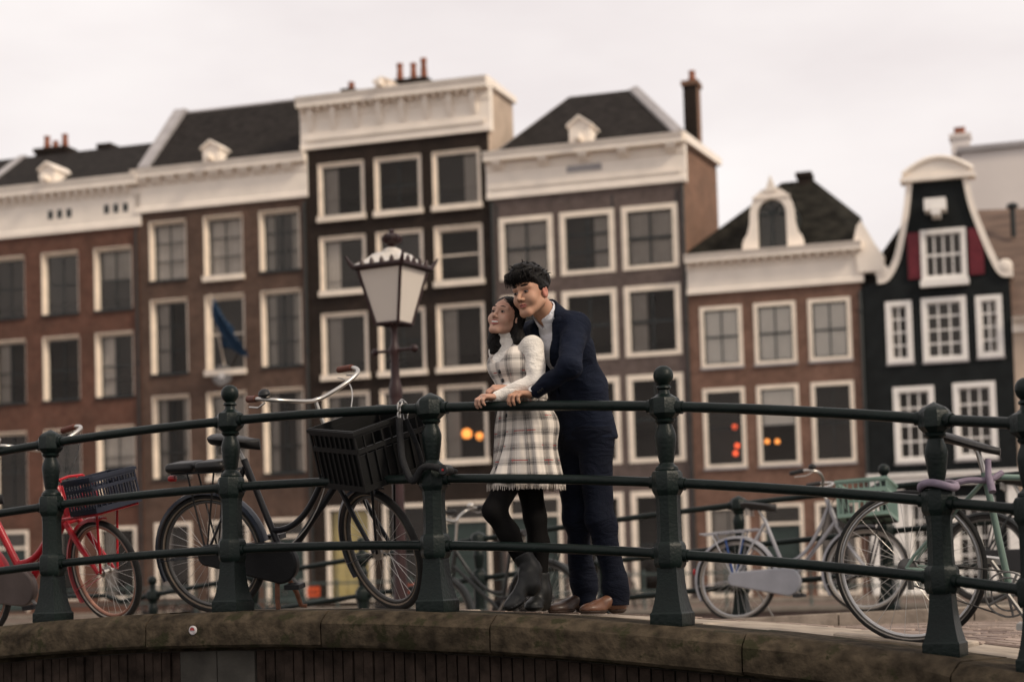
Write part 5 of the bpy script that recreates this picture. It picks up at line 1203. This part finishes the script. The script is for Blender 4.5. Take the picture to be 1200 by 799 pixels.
# --- a hand: list of capsules from wrist, knuckle direction, back-of-hand normal and thumb side
def hand(wr, dirn, nrm, thumb, s=1., curl=(.5, .9, .5), spread=.06, tcurl=.5):
    wr = A3(wr); d = unit(dirn); n = unit(np.asarray(nrm)-d*(np.asarray(nrm) @ d)); sd_ = np.cross(d, n); sd_ = sd_*np.sign(sd_ @ np.asarray(thumb)); caps = []; palm = []; tips = []
    for i, (off, L, kn) in enumerate(((.027, .078, .086), (.009, .087, .090), (-.009, .080, .087), (-.026, .062, .080))):
        k = wr+(d*kn+sd_*off+n*.004*(1-abs(i-1)*.4))*s; palm.append((wr+(d*.012+sd_*off*.55)*s, k, .0145*s, .0115*s))
        a = 0; p = k; fd = unit(d+sd_*(spread*(1.5-i)))
        for j, (fr_, c) in enumerate(zip((.46, .31, .23), curl)):
            a += c*(1+.08*i); v = fd*math.cos(a)-n*math.sin(a); q = p+v*(L*fr_*s); caps.append((p, q, (.0095-.0009*j)*s, (.0088-.0009*j)*s)); p = q
        tips.append((p, v, n*math.cos(a)+fd*math.sin(a)))
    b0 = wr+(d*.022+sd_*.020)*s; b1 = b0+(d*.032+sd_*.026-n*.012)*s; b2 = b1+(d*.030+sd_*.006-n*.018*tcurl*2)*s; b3 = b2+(d*.024-sd_*.006-n*.014*tcurl*2)*s
    caps += [(b0, b1, .014*s, .0115*s), (b1, b2, .0105*s, .0095*s), (b2, b3, .0095*s, .008*s)]
    return dict(palm=palm, caps=caps, tips=tips, c=wr+d*.07)
def hand_sdf(P, H):
    d = None
    for a, b, r0, r1 in H['palm']: e = rc(P, a, b, r0, r1); d = e if d is None else smin(d, e, .014)
    for a, b, r0, r1 in H['caps']: d = smin(d, rc(P, a, b, r0, r1), .0045)
    return d
def near_mask(P, c, r): return np.linalg.norm(P-A3(c), axis=1) < r
def shoe(P, heel, toe, h0, wd=.046, k=1., lift=0.):
    """low shoe between heel and toe points on the ground"""
    h, t = A3(heel), A3(toe); f = t-h; n = np.linalg.norm(f); f = f/n; up = np.array([0, 0, 1], np.float32); up = unit(up-f*(up @ f)); L = np.cross(up, f)
    B = np.stack([L, f, up], 1).astype(np.float32); Q = (P-h) @ B
    d = elp(Q, (0, n*.74, .020), (wd, n*.27, .034)); d = smin(d, elp(Q, (0, n*.18, .030), (wd*.80, n*.19, .042)), .03)
    d = smin(d, rc(Q, (0, n*.62, .035), (0, n*.22, .072*h0), .030, .034), .03); d = smin(d, rc(Q, (0, n*.20, .06), (0, n*.17, .095*h0), .036, .035), .02)
    return d, Q

# ================================================================ the man
mroot = thing('person', 'man in navy suit and white shirt embracing the woman from behind at the railing', 'person', (at(695, 714, 8.62).x, 8.62, deck(*tv(at(695, 714, 8.62)))))
gz = mroot.location.z
m_pel = px3(684, 500, 8.66); m_wai = px3(676, 456, 8.64); m_che = px3(658, 412, 8.58); m_shc = px3(649, 388, 8.56); m_nk = px3(641, 369, 8.50)
m_ls = m_shc+LD*.168+np.array([0, 0, .012]); m_rs = m_shc-LD*.175
m_le = px3(667, 430, 8.20); m_lw = px3(624, 462, 8.345)
m_re = px3(612, 428, 8.80); m_rw = px3(592, 452, 8.56)
m_lh, m_rh = m_pel+LD*.085, m_pel-LD*.085
m_lk, m_rk = px3(703, 612, 8.56), px3(676, 608, 8.70)
m_la, m_ra = px3(722, 690, 8.58), px3(684, 690, 8.80)
m_la[2] = m_ra[2] = gz+.095
HM = head_frame(px3(622, 343.5, 8.41), (-.60, -.80, -.10), (-.12, .0, 1.), 1.03)
nkd = unit(A3(from_head((0, -.024, -.03), HM))-m_nk)
HL = hand(m_lw, (-.80, -.52, .02), (-.10, -.15, 1), (-.5, .8, 0), .98, (.45, .85, .5), .05, .4)
def man_body(P):
    d = chain(P, [m_pel, m_wai, m_che, m_shc], [.09, .085, .09, .045], .05)
    d = smin(d, chain(P, [m_ls, m_le, m_lw], [.05, .036, .026], .02), .03); d = np.minimum(d, chain(P, [m_rs, m_re, m_rw], [.05, .036, .026], .02))
    for h_, k_, a_ in ((m_lh, m_lk, m_la), (m_rh, m_rk, m_ra)): d = np.minimum(d, chain(P, [h_, k_, a_, a_-np.array([0, 0, .05], np.float32)], [.075, .048, .036, .03], .02))
    q = near_mask(P, HL['c'], .16)
    if q.any(): d[q] = smin(d[q], hand_sdf(P[q], HL), .012)
    q = near_mask(P, HM['c'], .24)
    if q.any():
        Q = to_head(P[q], HM); e = head_sdf(Q)*HM['s']; e = smin(e, chain(P[q], [from_head((0, -.022, -.03), HM), m_nk-nkd*.10], [.055, .054, .060], .02), .02); d[q] = smin(d[q], e, .01)
    return d
lo = A3((at(585, 300, 8.5).x, 8.02, gz+.02)); hi = A3((at(745, 300, 8.5).x+.02, 9.0, at(620, 298, 8.5).z))
ez = MB(); 
body = sdf_obj('body', man_body, lo, hi, .012, 'skin_man', mroot, (((lo[0], .26, .0033),), ((8.10, 8.72, .0036),), ((2.15, 2.40, .0040), (2.66, 3.1, .0030))), head_extra(HM, 0), second=(lambda c: np.linalg.norm((to_head(c, HM)*np.array([1, 1, 1])-np.array([0, -.012, -.008]))*np.array([0, 1/.022, 1/.033]), axis=1)+(np.abs(to_head(c, HM)[:, 0]) < .073)*9 < 1, 'skin_ear_backlit'))
# jacket: open V at the neck, pulled by the reaching arm
hemz = at(700, 512, 8.66).z
j_hem = px3(690, 530, 8.67)
def jacket(P):
    d = ecap(P, j_hem, m_wai, .195, .142, .172, .128, LD); d = smin(d, ecap(P, m_wai, m_che, .172, .128, .190, .132, LD), .05)
    d = smin(d, ecap(P, m_che, m_shc+np.array([0, 0, -.02]), .190, .132, .135, .085, LD), .05)
    d = smin(d, rc(P, m_shc+LD*.05+np.array([0, 0, .005]), m_ls+np.array([0, 0, -.012]), .062, .074), .05); d = smin(d, rc(P, m_shc-LD*.05, m_rs+np.array([0, 0, -.012]), .062, .074), .05)
    cuff = m_lw+(m_le-m_lw)*.10; arm = chain(P, [m_ls+np.array([0, 0, -.012]), m_le, cuff], [.070, .051, .039], .03)
    # creases round the elbow and the armpit
    el = np.linalg.norm(P-m_le, axis=1); ax_ = unit(m_lw-m_ls); arm = arm-.0045*np.abs(np.sin((P @ ax_)*42+2.5*np.sin(P[:, 2]*16+(P @ LD)*9)))**3*np.exp(-(el/.11)**2)+wav(P, 30, .0020, 3)
    d = smin(d, arm, .022); d = smin(d, chain(P, [m_rs, m_re, m_rw+(m_re-m_rw)*.12], [.076, .060, .044], .03), .03)
    d = d+wav(P, 17, .0035, 5)-.0030*np.sin((P @ unit(np.array([.75, 0, .66])))*48)*np.exp(-((P[:, 2]-m_wai[2]-.02)/.16)**2)
    tr_ = rc(P, m_nk-FD*.02-nkd*.02, m_ls+np.array([0, 0, -.02]), .066, .066); tr_ = smin(tr_, rc(P, m_nk-FD*.02-nkd*.02, m_rs+np.array([0, 0, -.02]), .066, .066), .02); d = smin(d, tr_, .03)
    coll = rc(P, m_nk-nkd*.06-FD*.006, m_nk+nkd*.028-FD*.010, .086, .074); coll = np.maximum(coll, (P-m_nk) @ nkd-.030+.32*((P-m_nk) @ FD)); d = smin(d, coll, .012)
    d = smax(d, -rc(P, m_nk-nkd*.04, m_nk+nkd*.2, .0655, .0655), .004)
    # the V between the lapels
    r_ = P-m_nk; v = np.abs(r_ @ LD)-(.082+(P[:, 2]-m_nk[2])*.20); cut = np.maximum(np.maximum(v, -(r_ @ FD)+np.clip((P[:, 2]-m_nk[2]+.02)*1.2, -.09, .0)+.012), -(P[:, 2]-(m_nk[2]-.40)))
    lap = np.maximum(np.maximum(d-.0065, np.abs(v-.022)-.024), np.maximum(-(r_ @ FD)+.0, -(P[:, 2]-(m_nk[2]-.38)))); d = np.minimum(d, np.maximum(lap, P[:, 2]-m_nk[2]+.03))
    d = smax(d, -cut, .005)
    hem = hemz-.02-.06*((P-m_pel) @ FD) - P[:, 2]
    return smax(d, hem, .012)
lo = A3((m_lw[0]-.15, 8.0, hemz-.12)); hi = A3((at(725, 400, 8.6).x, 9.0, m_nk[2]+.14))
jk = sdf_obj('jacket', jacket, lo, hi, .0072, 'suit_navy', mroot)
for k in range(3):
    c = m_lw+(m_le-m_lw)*(.16+.055*k); p = march(jacket, c, (-.0, -1, -.35), .2); b = MB(); b.ell(p-Vector(mroot.location), .0065, 8, 6); b.build('button', 'button_black', jk)
def shirt(P):
    d = ecap(P, m_wai, m_che, .14, .09, .15, .102, LD); d = smin(d, ecap(P, m_che, m_shc, .15, .102, .11, .070, LD), .04)
    k = rc(P, m_nk-nkd*.07, m_nk+nkd*.03, .080, .0645); k = np.maximum(k, (P-m_nk) @ nkd-.034-.10*np.abs((P-m_nk) @ LD)+.10*((P-m_nk) @ FD)); d = smin(d, k, .008); d = np.maximum(d, -rc(P, m_nk-nkd*.02, m_nk+nkd*.2, .0575, .0575))
    rs_ = P-m_nk; hgt = P[:, 2]-(m_nk[2]-.085); wedge = np.maximum(np.maximum(np.abs(rs_ @ LD)-np.clip(hgt*.42, -.01, .05), -(rs_ @ FD)+.02), -hgt); d = np.maximum(d, -wedge)
    return np.maximum(d, -(P[:, 2]-m_wai[2]))
sdf_obj('shirt', shirt, A3((m_che[0]-.28, 8.2, m_wai[2]-.03)), A3((m_che[0]+.28, 8.9, m_nk[2]+.12)), .0052, 'shirt_white', mroot)
b = MB(); c = m_lw+(m_le-m_lw)*.03; dd = unit(m_le-m_lw); T = Matrix.Translation(Vector(tuple(float(q) for q in c))-Vector(mroot.location)) @ Vector(tuple(float(q) for q in dd)).to_track_quat('Z', 'Y').to_matrix().to_4x4()
b.lathe([(.030, -.011), (.0335, -.009), (.0335, .009), (.030, .011)], 18, T); wt_ = b.build('wristwatch', 'watch_steel', mroot); b = MB(); fc = march(lambda P: np.linalg.norm(P-c, axis=1)-.034, c, (-.2, -.75, .5), .1)-Vector(mroot.location); b.lathe([(0, -.003), (.017, -.003), (.017, .005), (.014, .006), (0, .006)], 16, Matrix.Translation(fc) @ Vector((-.2, -.75, .5)).to_track_quat('Z', 'Y').to_matrix().to_4x4()); b.build('dial', 'watch_face', wt_)
def trousers(P):
    out = ecap(P, m_pel+np.array([0, 0, .05]), m_pel+np.array([.0, 0, -.03]), .165, .125, .168, .130, LD)
    for s, h_, k_, a_ in ((1, m_lh, m_lk, m_la), (-1, m_rh, m_rk, m_ra)):
        hm = a_+np.array([0, 0, -.055], np.float32); e = chain(P, [h_+np.array([0, 0, -.04]), k_, a_+np.array([0, 0, .06]), hm], [.096, .068, .060, .066], .04)
        ed_ = P[:, 2]-gz; e = e+.0035*np.sin(ed_*58+4*(P @ LD)+2*np.sin((P @ FD)*14))*np.exp(-(ed_/.20)**2)+wav(P, 20, .0045, 8+s)+.004*np.sin((P @ FD)*40+(P[:, 2])*30)*np.exp(-((P[:, 2]-k_[2])/.12)**2)
        e = np.maximum(e, (gz+.045)-P[:, 2]); out = smin(out, e, .03)
    return out
sdf_obj('trousers', trousers, A3((m_pel[0]-.28, 8.3, gz+.02)), A3((at(745, 600, 8.6).x, 9.02, m_pel[2]+.12)), .0085, 'trouser_navy', mroot)
def put_shoe(root, heel, toe, m, h0=1.0, name='shoe', wd=.047):
    f = lambda P: np.maximum(shoe(P, heel, toe, h0, wd)[0], -(shoe(P, heel, toe, h0, wd)[1][:, 2]-.010))
    lo = np.minimum(A3(heel), A3(toe))-.09; hi = np.maximum(A3(heel), A3(toe))+np.array([.09, .09, .16*h0]); o = sdf_obj(name, f, lo, hi, .0055, m, root)
    def so_(P):
        d, Q = shoe(P, heel, toe, h0, wd+.003); n = np.linalg.norm(A3(toe)-A3(heel)); e = np.maximum(d-.003, np.abs(Q[:, 2]-.006)-.0065); hl = np.maximum(d-.002, np.maximum(np.abs(Q[:, 2]-.004)-.012, Q[:, 1]-n*.3)); return np.minimum(e, hl)
    s = sdf_obj('sole', so_, lo-.02, hi, .0055, 'sole_dark', root); s.parent = o; return o
def onfloor(x, y, z=.0): return A3((x, y, z))
dz = .012
hl = m_la+np.array([.045, .034, 0]); hl[2] = gz+dz; put_shoe(mroot, hl, hl+FD*.285, 'shoe_brown')
hr = m_ra+np.array([.045, .034, 0]); hr[2] = gz+dz; put_shoe(mroot, hr, hr+FD*.285, 'shoe_brown_shaded')  # right shoe of the brown pair, its shade put into the colour
# hair: cap plus locks
def hair_m(P):
    Q = to_head(P, HM); X = Q.copy(); X[:, 0] = np.abs(X[:, 0])
    d = elp(X, (0, -.018, .055), (.087, .102, .088)); d = smin(d, elp(X, (0, .034, .102), (.064, .060, .044)), .03)
    d = d+wav(Q, 75, .0040, 4)
    face = elp(X, (0, .088, -.038), (.082, .085, .088)); d = smax(d, -face, .008)
    side_ = np.maximum(-(Q[:, 2]+.004+.30*(np.abs(Q[:, 1]+.02))*(Q[:, 1] < -.02)), -1); lim = np.where(Q[:, 1] > -.035, -.012, -.060); return smax(d, lim-Q[:, 2], .008)*HM['s']
ex = MB(); rr = random.Random(3)
for k in range(230):
    a = rr.uniform(0, 2*PI); e = rr.uniform(.12, 1.0); fr_ = rr.random() < .50
    if fr_: x0 = rr.uniform(-.065, .065); p0 = (x0, .055+rr.uniform(-.02, .02)-abs(x0)*.3, .118-abs(x0)*.3); p1 = (x0*1.08+rr.uniform(-.012, .012), .108-abs(x0)*.35, .088+rr.uniform(-.01, .014)); p2 = (x0*1.1+rr.uniform(-.018, .018), .104-abs(x0)*.4, .046+rr.uniform(-.016, .024)); rd = .0056
    else:
        n_ = (math.sin(e*1.5)*math.cos(a), math.sin(e*1.5)*math.sin(a), math.cos(e*1.5)); p0 = (.080*n_[0], -.015+.094*n_[1], .055+.080*n_[2]); g_ = rr.uniform(.006, .013)*(2.4 if rr.random() < .09 and e < .5 else 1); tx, ty = rr.uniform(-.025, .025), rr.uniform(.0, .05)
        p1 = (p0[0]+n_[0]*g_+tx*.5, p0[1]+n_[1]*g_+ty*.5, p0[2]+n_[2]*g_); p2 = (p0[0]+n_[0]*g_*1.25+tx, p0[1]+n_[1]*g_*1.25+ty, p0[2]+n_[2]*g_*1.15-.006); rd = .0045
        if p2[2] < .03 and p2[1] > -.03: continue
        if p2[2] < -.03: continue
    ex.tube(cat_rom([from_head(p, HM) for p in (p0, p1, p2)], 4), [rd*HM['s']*(1-i/8*.86) for i in range(9)], 5)
for k in range(46):                     # tousled clumps on top, thin locks over the forehead
    x0 = rr.uniform(-.06, .06); y0 = rr.uniform(-.07, .07); z0_ = .128-.9*x0*x0/.08-.35*max(0, -y0)-.25*max(0, y0); ln = rr.uniform(.02, .038)
    ex.tube(cat_rom([from_head(p, HM) for p in ((x0, y0, z0_-.012), (x0+rr.uniform(-.012, .012), y0+.012, z0_+ln*.55), (x0+rr.uniform(-.025, .025), y0+.032, z0_+ln*.75))], 4), [.0085*(1-i/8*.9) for i in range(9)], 5)
for k in range(16):
    x0 = rr.uniform(-.055, .05); yy_ = .104-abs(x0)*.45
    ex.tube(cat_rom([from_head(p, HM) for p in ((x0, yy_-.012, .092), (x0+rr.uniform(-.006, .006), yy_+.004, .066), (x0+rr.uniform(-.016, .008), yy_-.006, .036+rr.uniform(-.006, .012)))], 4), [.0042*(1-i/8*.85) for i in range(9)], 5)
hc = HM['c']; sdf_obj('hair', hair_m, hc-.2, hc+.22, .0052, 'hair_black', mroot, extra=[(ex, 'hair_black')])

# ================================================================ the woman
wroot = thing('person', 'smiling woman in plaid pinafore dress, white turtleneck, black tights and black boots', 'person', (at(618, 714, 8.56).x, 8.56, deck(*tv(at(618, 714, 8.56)))))
wz = wroot.location.z
w_pel = px3(619, 500, 8.57); w_wai = px3(611, 462, 8.55); w_che = px3(605, 428, 8.53); w_shc = px3(605, 409, 8.53); w_nk = px3(599, 401, 8.53)
w_ls, w_rs = w_shc+LD*.135+np.array([0, 0, -.005]), w_shc-LD*.135
w_le = px3(630, 448, 8.36); w_lw = px3(583, 465, 8.385); w_re = px3(596, 446, 8.66); w_rw = px3(596, 455, 8.44)
HWd = head_frame(px3(592.5, 372.5, 8.50), (-.50, -.80, .32), (.28, .14, 1.), .92)
w_lh, w_rh = w_pel+LD*.075, w_pel-LD*.075
w_lk, w_la = px3(579, 598, 8.44), px3(617, 666, 8.50)
w_rk, w_ra = px3(627, 606, 8.62), px3(633, 682, 8.64); w_ra[2] = wz+.11
GL = hand(w_lw, (-.88, -.40, .0), (-.15, -.15, 1), (-.4, .8, 0), .88, (.55, .85, .5), .05, .4)
GR = hand(w_rw, (-.93, -.20, .02), (-.1, -.45, .9), (.2, -.8, -.2), .88, (.55, .9, .6), .04, .6)
def woman_body(P):
    d = chain(P, [w_pel, w_wai, w_che, w_shc], [.09, .08, .085, .05], .05)
    d = smin(d, chain(P, [w_ls, w_le, w_lw], [.04, .029, .021], .02), .02); d = np.minimum(d, chain(P, [w_rs, w_re, w_rw], [.04, .029, .021], .02))
    for h_, k_, a_ in ((w_lh, w_lk, w_la), (w_rh, w_rk, w_ra)): d = np.minimum(d, chain(P, [h_, k_, a_], [.07, .045, .032], .02))
    for G_ in (GL, GR):
        q = near_mask(P, G_['c'], .15)
        if q.any(): d[q] = smin(d[q], hand_sdf(P[q], G_), .008)
    q = near_mask(P, HWd['c'], .22)
    if q.any():
        Q = to_head(P[q], HWd); e = head_sdf(Q, 1., True)*HWd['s']; e = smin(e, chain(P[q], [from_head((0, -.022, -.03), HWd), w_nk, w_shc], [.046, .046, .05], .02), .02); d[q] = smin(d[q], e, .01)
    return d
lo = A3((at(545, 460, 8.4).x, 8.12, wz+.05)); hi = A3((at(655, 500, 8.4).x, 8.86, at(597, 340, 8.5).z))
nails = MB()
for G_ in (GR,):
    for p, v, n in G_['tips']: nails.ell(Vector(tuple(float(q) for q in p+n*.0055)), (.0042, .0042, .0035), 8, 5)
rg = MB(); p, q_, *_ = GL['caps'][6]; c = p*.5+q_*.5; rg.lathe([(.0092, -.0015), (.0105, 0), (.0092, .0015)], 12, Matrix.Translation(Vector(tuple(float(x) for x in c))) @ Vector(tuple(float(x) for x in (q_-p))).to_track_quat('Z', 'Y').to_matrix().to_4x4())
sdf_obj('body', woman_body, lo, hi, .012, 'skin_woman', wroot, (((lo[0], .10, .0033),), ((8.22, 8.66, .0036),), ((2.18, 2.40, .0036), (2.52, 2.9, .0030))), head_extra(HWd, 1., True)+[(nails, 'nail_dark'), (rg, 'watch_steel')])
def torso_w(P, o):
    d = ecap(P, w_pel, w_wai, .15+o, .115+o, .118+o, .092+o, LD); d = smin(d, ecap(P, w_wai, w_che, .118+o, .092+o, .135+o, .098+o, LD), .05); d = smin(d, ecap(P, w_che, w_shc, .135+o, .098+o, .105+o, .060+o, LD), .04)
    for s in (1, -1): d = smin(d, elp(P, w_che+FD*.062+LD*(.055*s)+np.array([0, 0, .008]), (.046+o, .046+o, .05+o)), .05)
    return d
def sweater(P):
    d = torso_w(P, .0); d = smin(d, rc(P, w_shc, w_ls, .05, .056), .03); d = smin(d, rc(P, w_shc, w_rs, .05, .056), .03)
    arm = chain(P, [w_ls, w_le, w_lw+(w_le-w_lw)*.02], [.052, .045, .030], .03); arm = arm+wav(P, 40, .003, 2); d = smin(d, arm, .016)
    d = smin(d, chain(P, [w_rs, w_re, w_rw+(w_re-w_rw)*.05], [.055, .046, .030], .03), .02)
    nk = rc(P, w_nk+np.array([-.008, -.006, .058]), w_nk+np.array([0, 0, -.03]), .053, .066)+.003*np.sin(P[:, 2]*150+2*(P @ LD)*10); nk = np.maximum(nk, P[:, 2]-(w_nk[2]+.050)-.10*((P-w_nk) @ (-FD))); d = smin(d, nk, .012)
    return np.maximum(d, (w_wai[2]-.05)-P[:, 2])
sdf_obj('turtleneck', sweater, A3((w_lw[0]-.08, 8.18, w_wai[2]-.09)), A3((at(652, 420, 8.4).x, 8.86, w_nk[2]+.12)), .0068, 'knit_white', wroot)
w_hem = px3(620, 571, 8.585); hz = w_hem[2]
def ang(P, c): return np.arctan2((P-c) @ LD, (P-c) @ FD)
def dress(P):
    th = ang(P, w_wai+(w_hem-w_wai)*np.clip((w_wai[2]-P[:, 2])/(w_wai[2]-hz), 0, 1)[:, None]); k = np.clip((w_wai[2]-P[:, 2])/(w_wai[2]-hz), 0, 1)
    sk = ecap(P, w_wai+np.array([0, 0, -.01]), w_hem+np.array([0, 0, -.06]), .128, .103, .215, .165, LD); pl = (.0075*np.sin(th*15+1.5*np.sin(th*3))+.004*np.sin(th*31))*np.clip(k*1.6+.15, 0, 1)
    sk = smin(sk, rc(P, w_lh, w_lh*.3+w_lk*.7, .106, .090), .05); sk = smin(sk, rc(P, w_rh, w_rh*.3+w_rk*.7, .10, .08), .05); sk = sk+pl; sk = np.maximum(sk, P[:, 2]-w_pel[2]-.16)
    sk = np.maximum(sk, hz-P[:, 2]+.006*np.sin(th*9))
    bo = torso_w(P, .010); r_ = P-w_shc; lat = r_ @ LD; top = w_che[2]+.012+.05*np.clip(np.abs(lat)/.08-.3, 0, 1); strap = np.abs(np.abs(lat)-.078)-.024
    cut = np.minimum(P[:, 2]-top, strap); bo = np.maximum(bo, np.minimum(P[:, 2]-top, np.maximum(strap, P[:, 2]-(w_shc[2]+.075)))); bo = np.maximum(bo, (w_wai[2]-.03)-P[:, 2])
    return smin(sk, bo, .010)
def dress_uv(v):
    th = ang(v, w_wai+(w_hem-w_wai)*np.clip((w_wai[2]-v[:, 2])/(w_wai[2]-hz), 0, 1)[:, None]); return np.stack([th*.155, v[:, 2]*1.0, 0*th], -1)
dr_ = sdf_obj('pinafore_dress', dress, A3((w_hem[0]-.26, 8.28, hz-.03)), A3((w_hem[0]+.27, 8.86, w_shc[2]+.10)), .0062, 'plaid_wool', wroot, uv=dress_uv)
b = MB()
for k in range(190):
    a = 2*PI*k/190; dirv = FD*math.cos(a)+LD*math.sin(a); c0 = w_hem+np.array([0, 0, .008], np.float32); p = march(dress, c0, dirv, .3); b.tube([p+Vector((0, 0, .004)), p+Vector((random.uniform(-.003, .003), random.uniform(-.003, .003), -.022-random.random()*.008))], [.0026, .0012], 4)
b.v = [tuple(Vector(p)-Vector(wroot.location)) for p in b.v]; mat('fringe', (.60,.54,.48), .9, .25, 90); b.build('fringe', 'fringe', dr_)
for yy in (436, 446, 487, 508, 529, 549):
    z = at(600, yy, 8.5).z; k = min(1, max(0, (w_wai[2]-z)/(w_wai[2]-hz))); c0 = w_wai+(w_hem-w_wai)*k; c0[2] = z; p = march(dress, c0, FD+LD*.12, .3)-Vector(wroot.location)
    b = MB(); b.ell((0,0,0), (.006, .0125, .0125), 10, 6, Matrix.Translation(p) @ Matrix.Rotation(math.atan2(FD[1], FD[0]), 4, 'Z')); b.build('button', 'button_black', dr_)
def tights(P):
    d = None
    for h_, k_, a_ in ((w_lh, w_lk, w_la), (w_rh, w_rk, w_ra)):
        cf = k_*.62+a_*.38-FD*.012; e = chain(P, [h_, h_*.45+k_*.55, k_, cf, a_], [.088, .070, .055, .052, .036], .03); d = e if d is None else smin(d, e, .012)
    return np.maximum(d, P[:, 2]-(w_pel[2]-.0))
sdf_obj('tights', tights, A3((at(560, 600, 8.4).x, 8.30, wz+.04)), A3((w_pel[0]+.22, 8.86, w_pel[2]+.02)), .008, 'tights_black', wroot)
def boot(P, heel, toe, ankle, up, wd=.043):
    d, Q = shoe(P, heel, toe, 1.15, wd); d = np.maximum(d, -(Q[:, 2]-.004)); n = np.linalg.norm(A3(toe)-A3(heel)); sole = np.maximum(np.maximum(shoe(P, heel, toe, 1.15, wd+.005)[0]-.002, np.abs(Q[:, 2]-.004)-.010), -1); hl_ = np.maximum(np.maximum(shoe(P, heel, toe, 1.15, wd)[0]-.001, np.abs(Q[:, 2]+.008)-.018), Q[:, 1]-n*.28)
    sh_ = chain(P, [ankle, up], [.050, .053], .02); h = A3(heel); f = A3(toe)-h; sh_ = smin(sh_, rc(P, ankle, h+f*.25+np.array([0, 0, .05]), .050, .042), .03)
    axu = unit(A3(up)-A3(ankle)); sh_ = np.maximum(sh_, (P-A3(up)) @ axu); return np.minimum(smin(d, sh_, .025), np.minimum(sole, hl_))
def put_boot(heel, toe, ankle, up):
    pts = np.stack([A3(heel), A3(toe), A3(ankle), A3(up)]); return sdf_obj('boot', lambda P: boot(P, heel, toe, ankle, up), pts.min(0)-.09, pts.max(0)+.09, .006, 'boot_black', wroot)
toe = px3(594, 712, 8.40); toe[2] = wz+.012; heel = px3(633, 690, 8.50); anl = px3(622, 668, 8.50); put_boot(heel, toe, anl, px3(611, 648, 8.49))
toe = px3(620, 714, 8.52); toe[2] = wz+.014; heel = px3(641, 712, 8.69); heel[2] = wz+.014; put_boot(heel, toe, w_ra+np.array([.0, .0, -.01]), w_ra+np.array([-.004, -.0, .085]))
def hair_w(P):
    Q = to_head(P, HWd); X = Q.copy(); X[:, 0] = np.abs(X[:, 0]); d = elp(X, (0, -.020, .044), (.081, .098, .084)); face = elp(X, (0, .088, -.026), (.064, .090, .092)); part = -.006*np.exp(-(Q[:, 0]/.006)**2)
    d = smax(d, -face, .010); d = smax(d, -.03-Q[:, 2], .02)*HWd['s']; d = d-part*.5
    for s, pts, rs in ((1, [(.066, -.02, .02), (.074, -.03, -.06), (.112, -.035, -.115)], (.022, .028, .040)), (-1, [(-.066, -.015, .02), (-.072, -.022, -.06), (-.060, -.035, -.13), (-.045, -.035, -.19)], (.020, .024, .028, .016)), (0, [(0, -.07, .02), (0, -.085, -.08), (0, -.08, -.14)], (.06, .062, .055))):
        d = smin(d, chain(P, [from_head(p, HWd) for p in pts], [r_*HWd['s'] for r_ in rs], .03), .03)
    st = .0022*np.sin(np.arctan2(Q[:, 0], Q[:, 1]+.02)*60+3*np.sin(Q[:, 2]*25)); return d+st
hc = HWd['c']; sdf_obj('hair', hair_w, hc-np.array([.22, .22, .27]), hc+.2, .0052, 'hair_black', wroot)
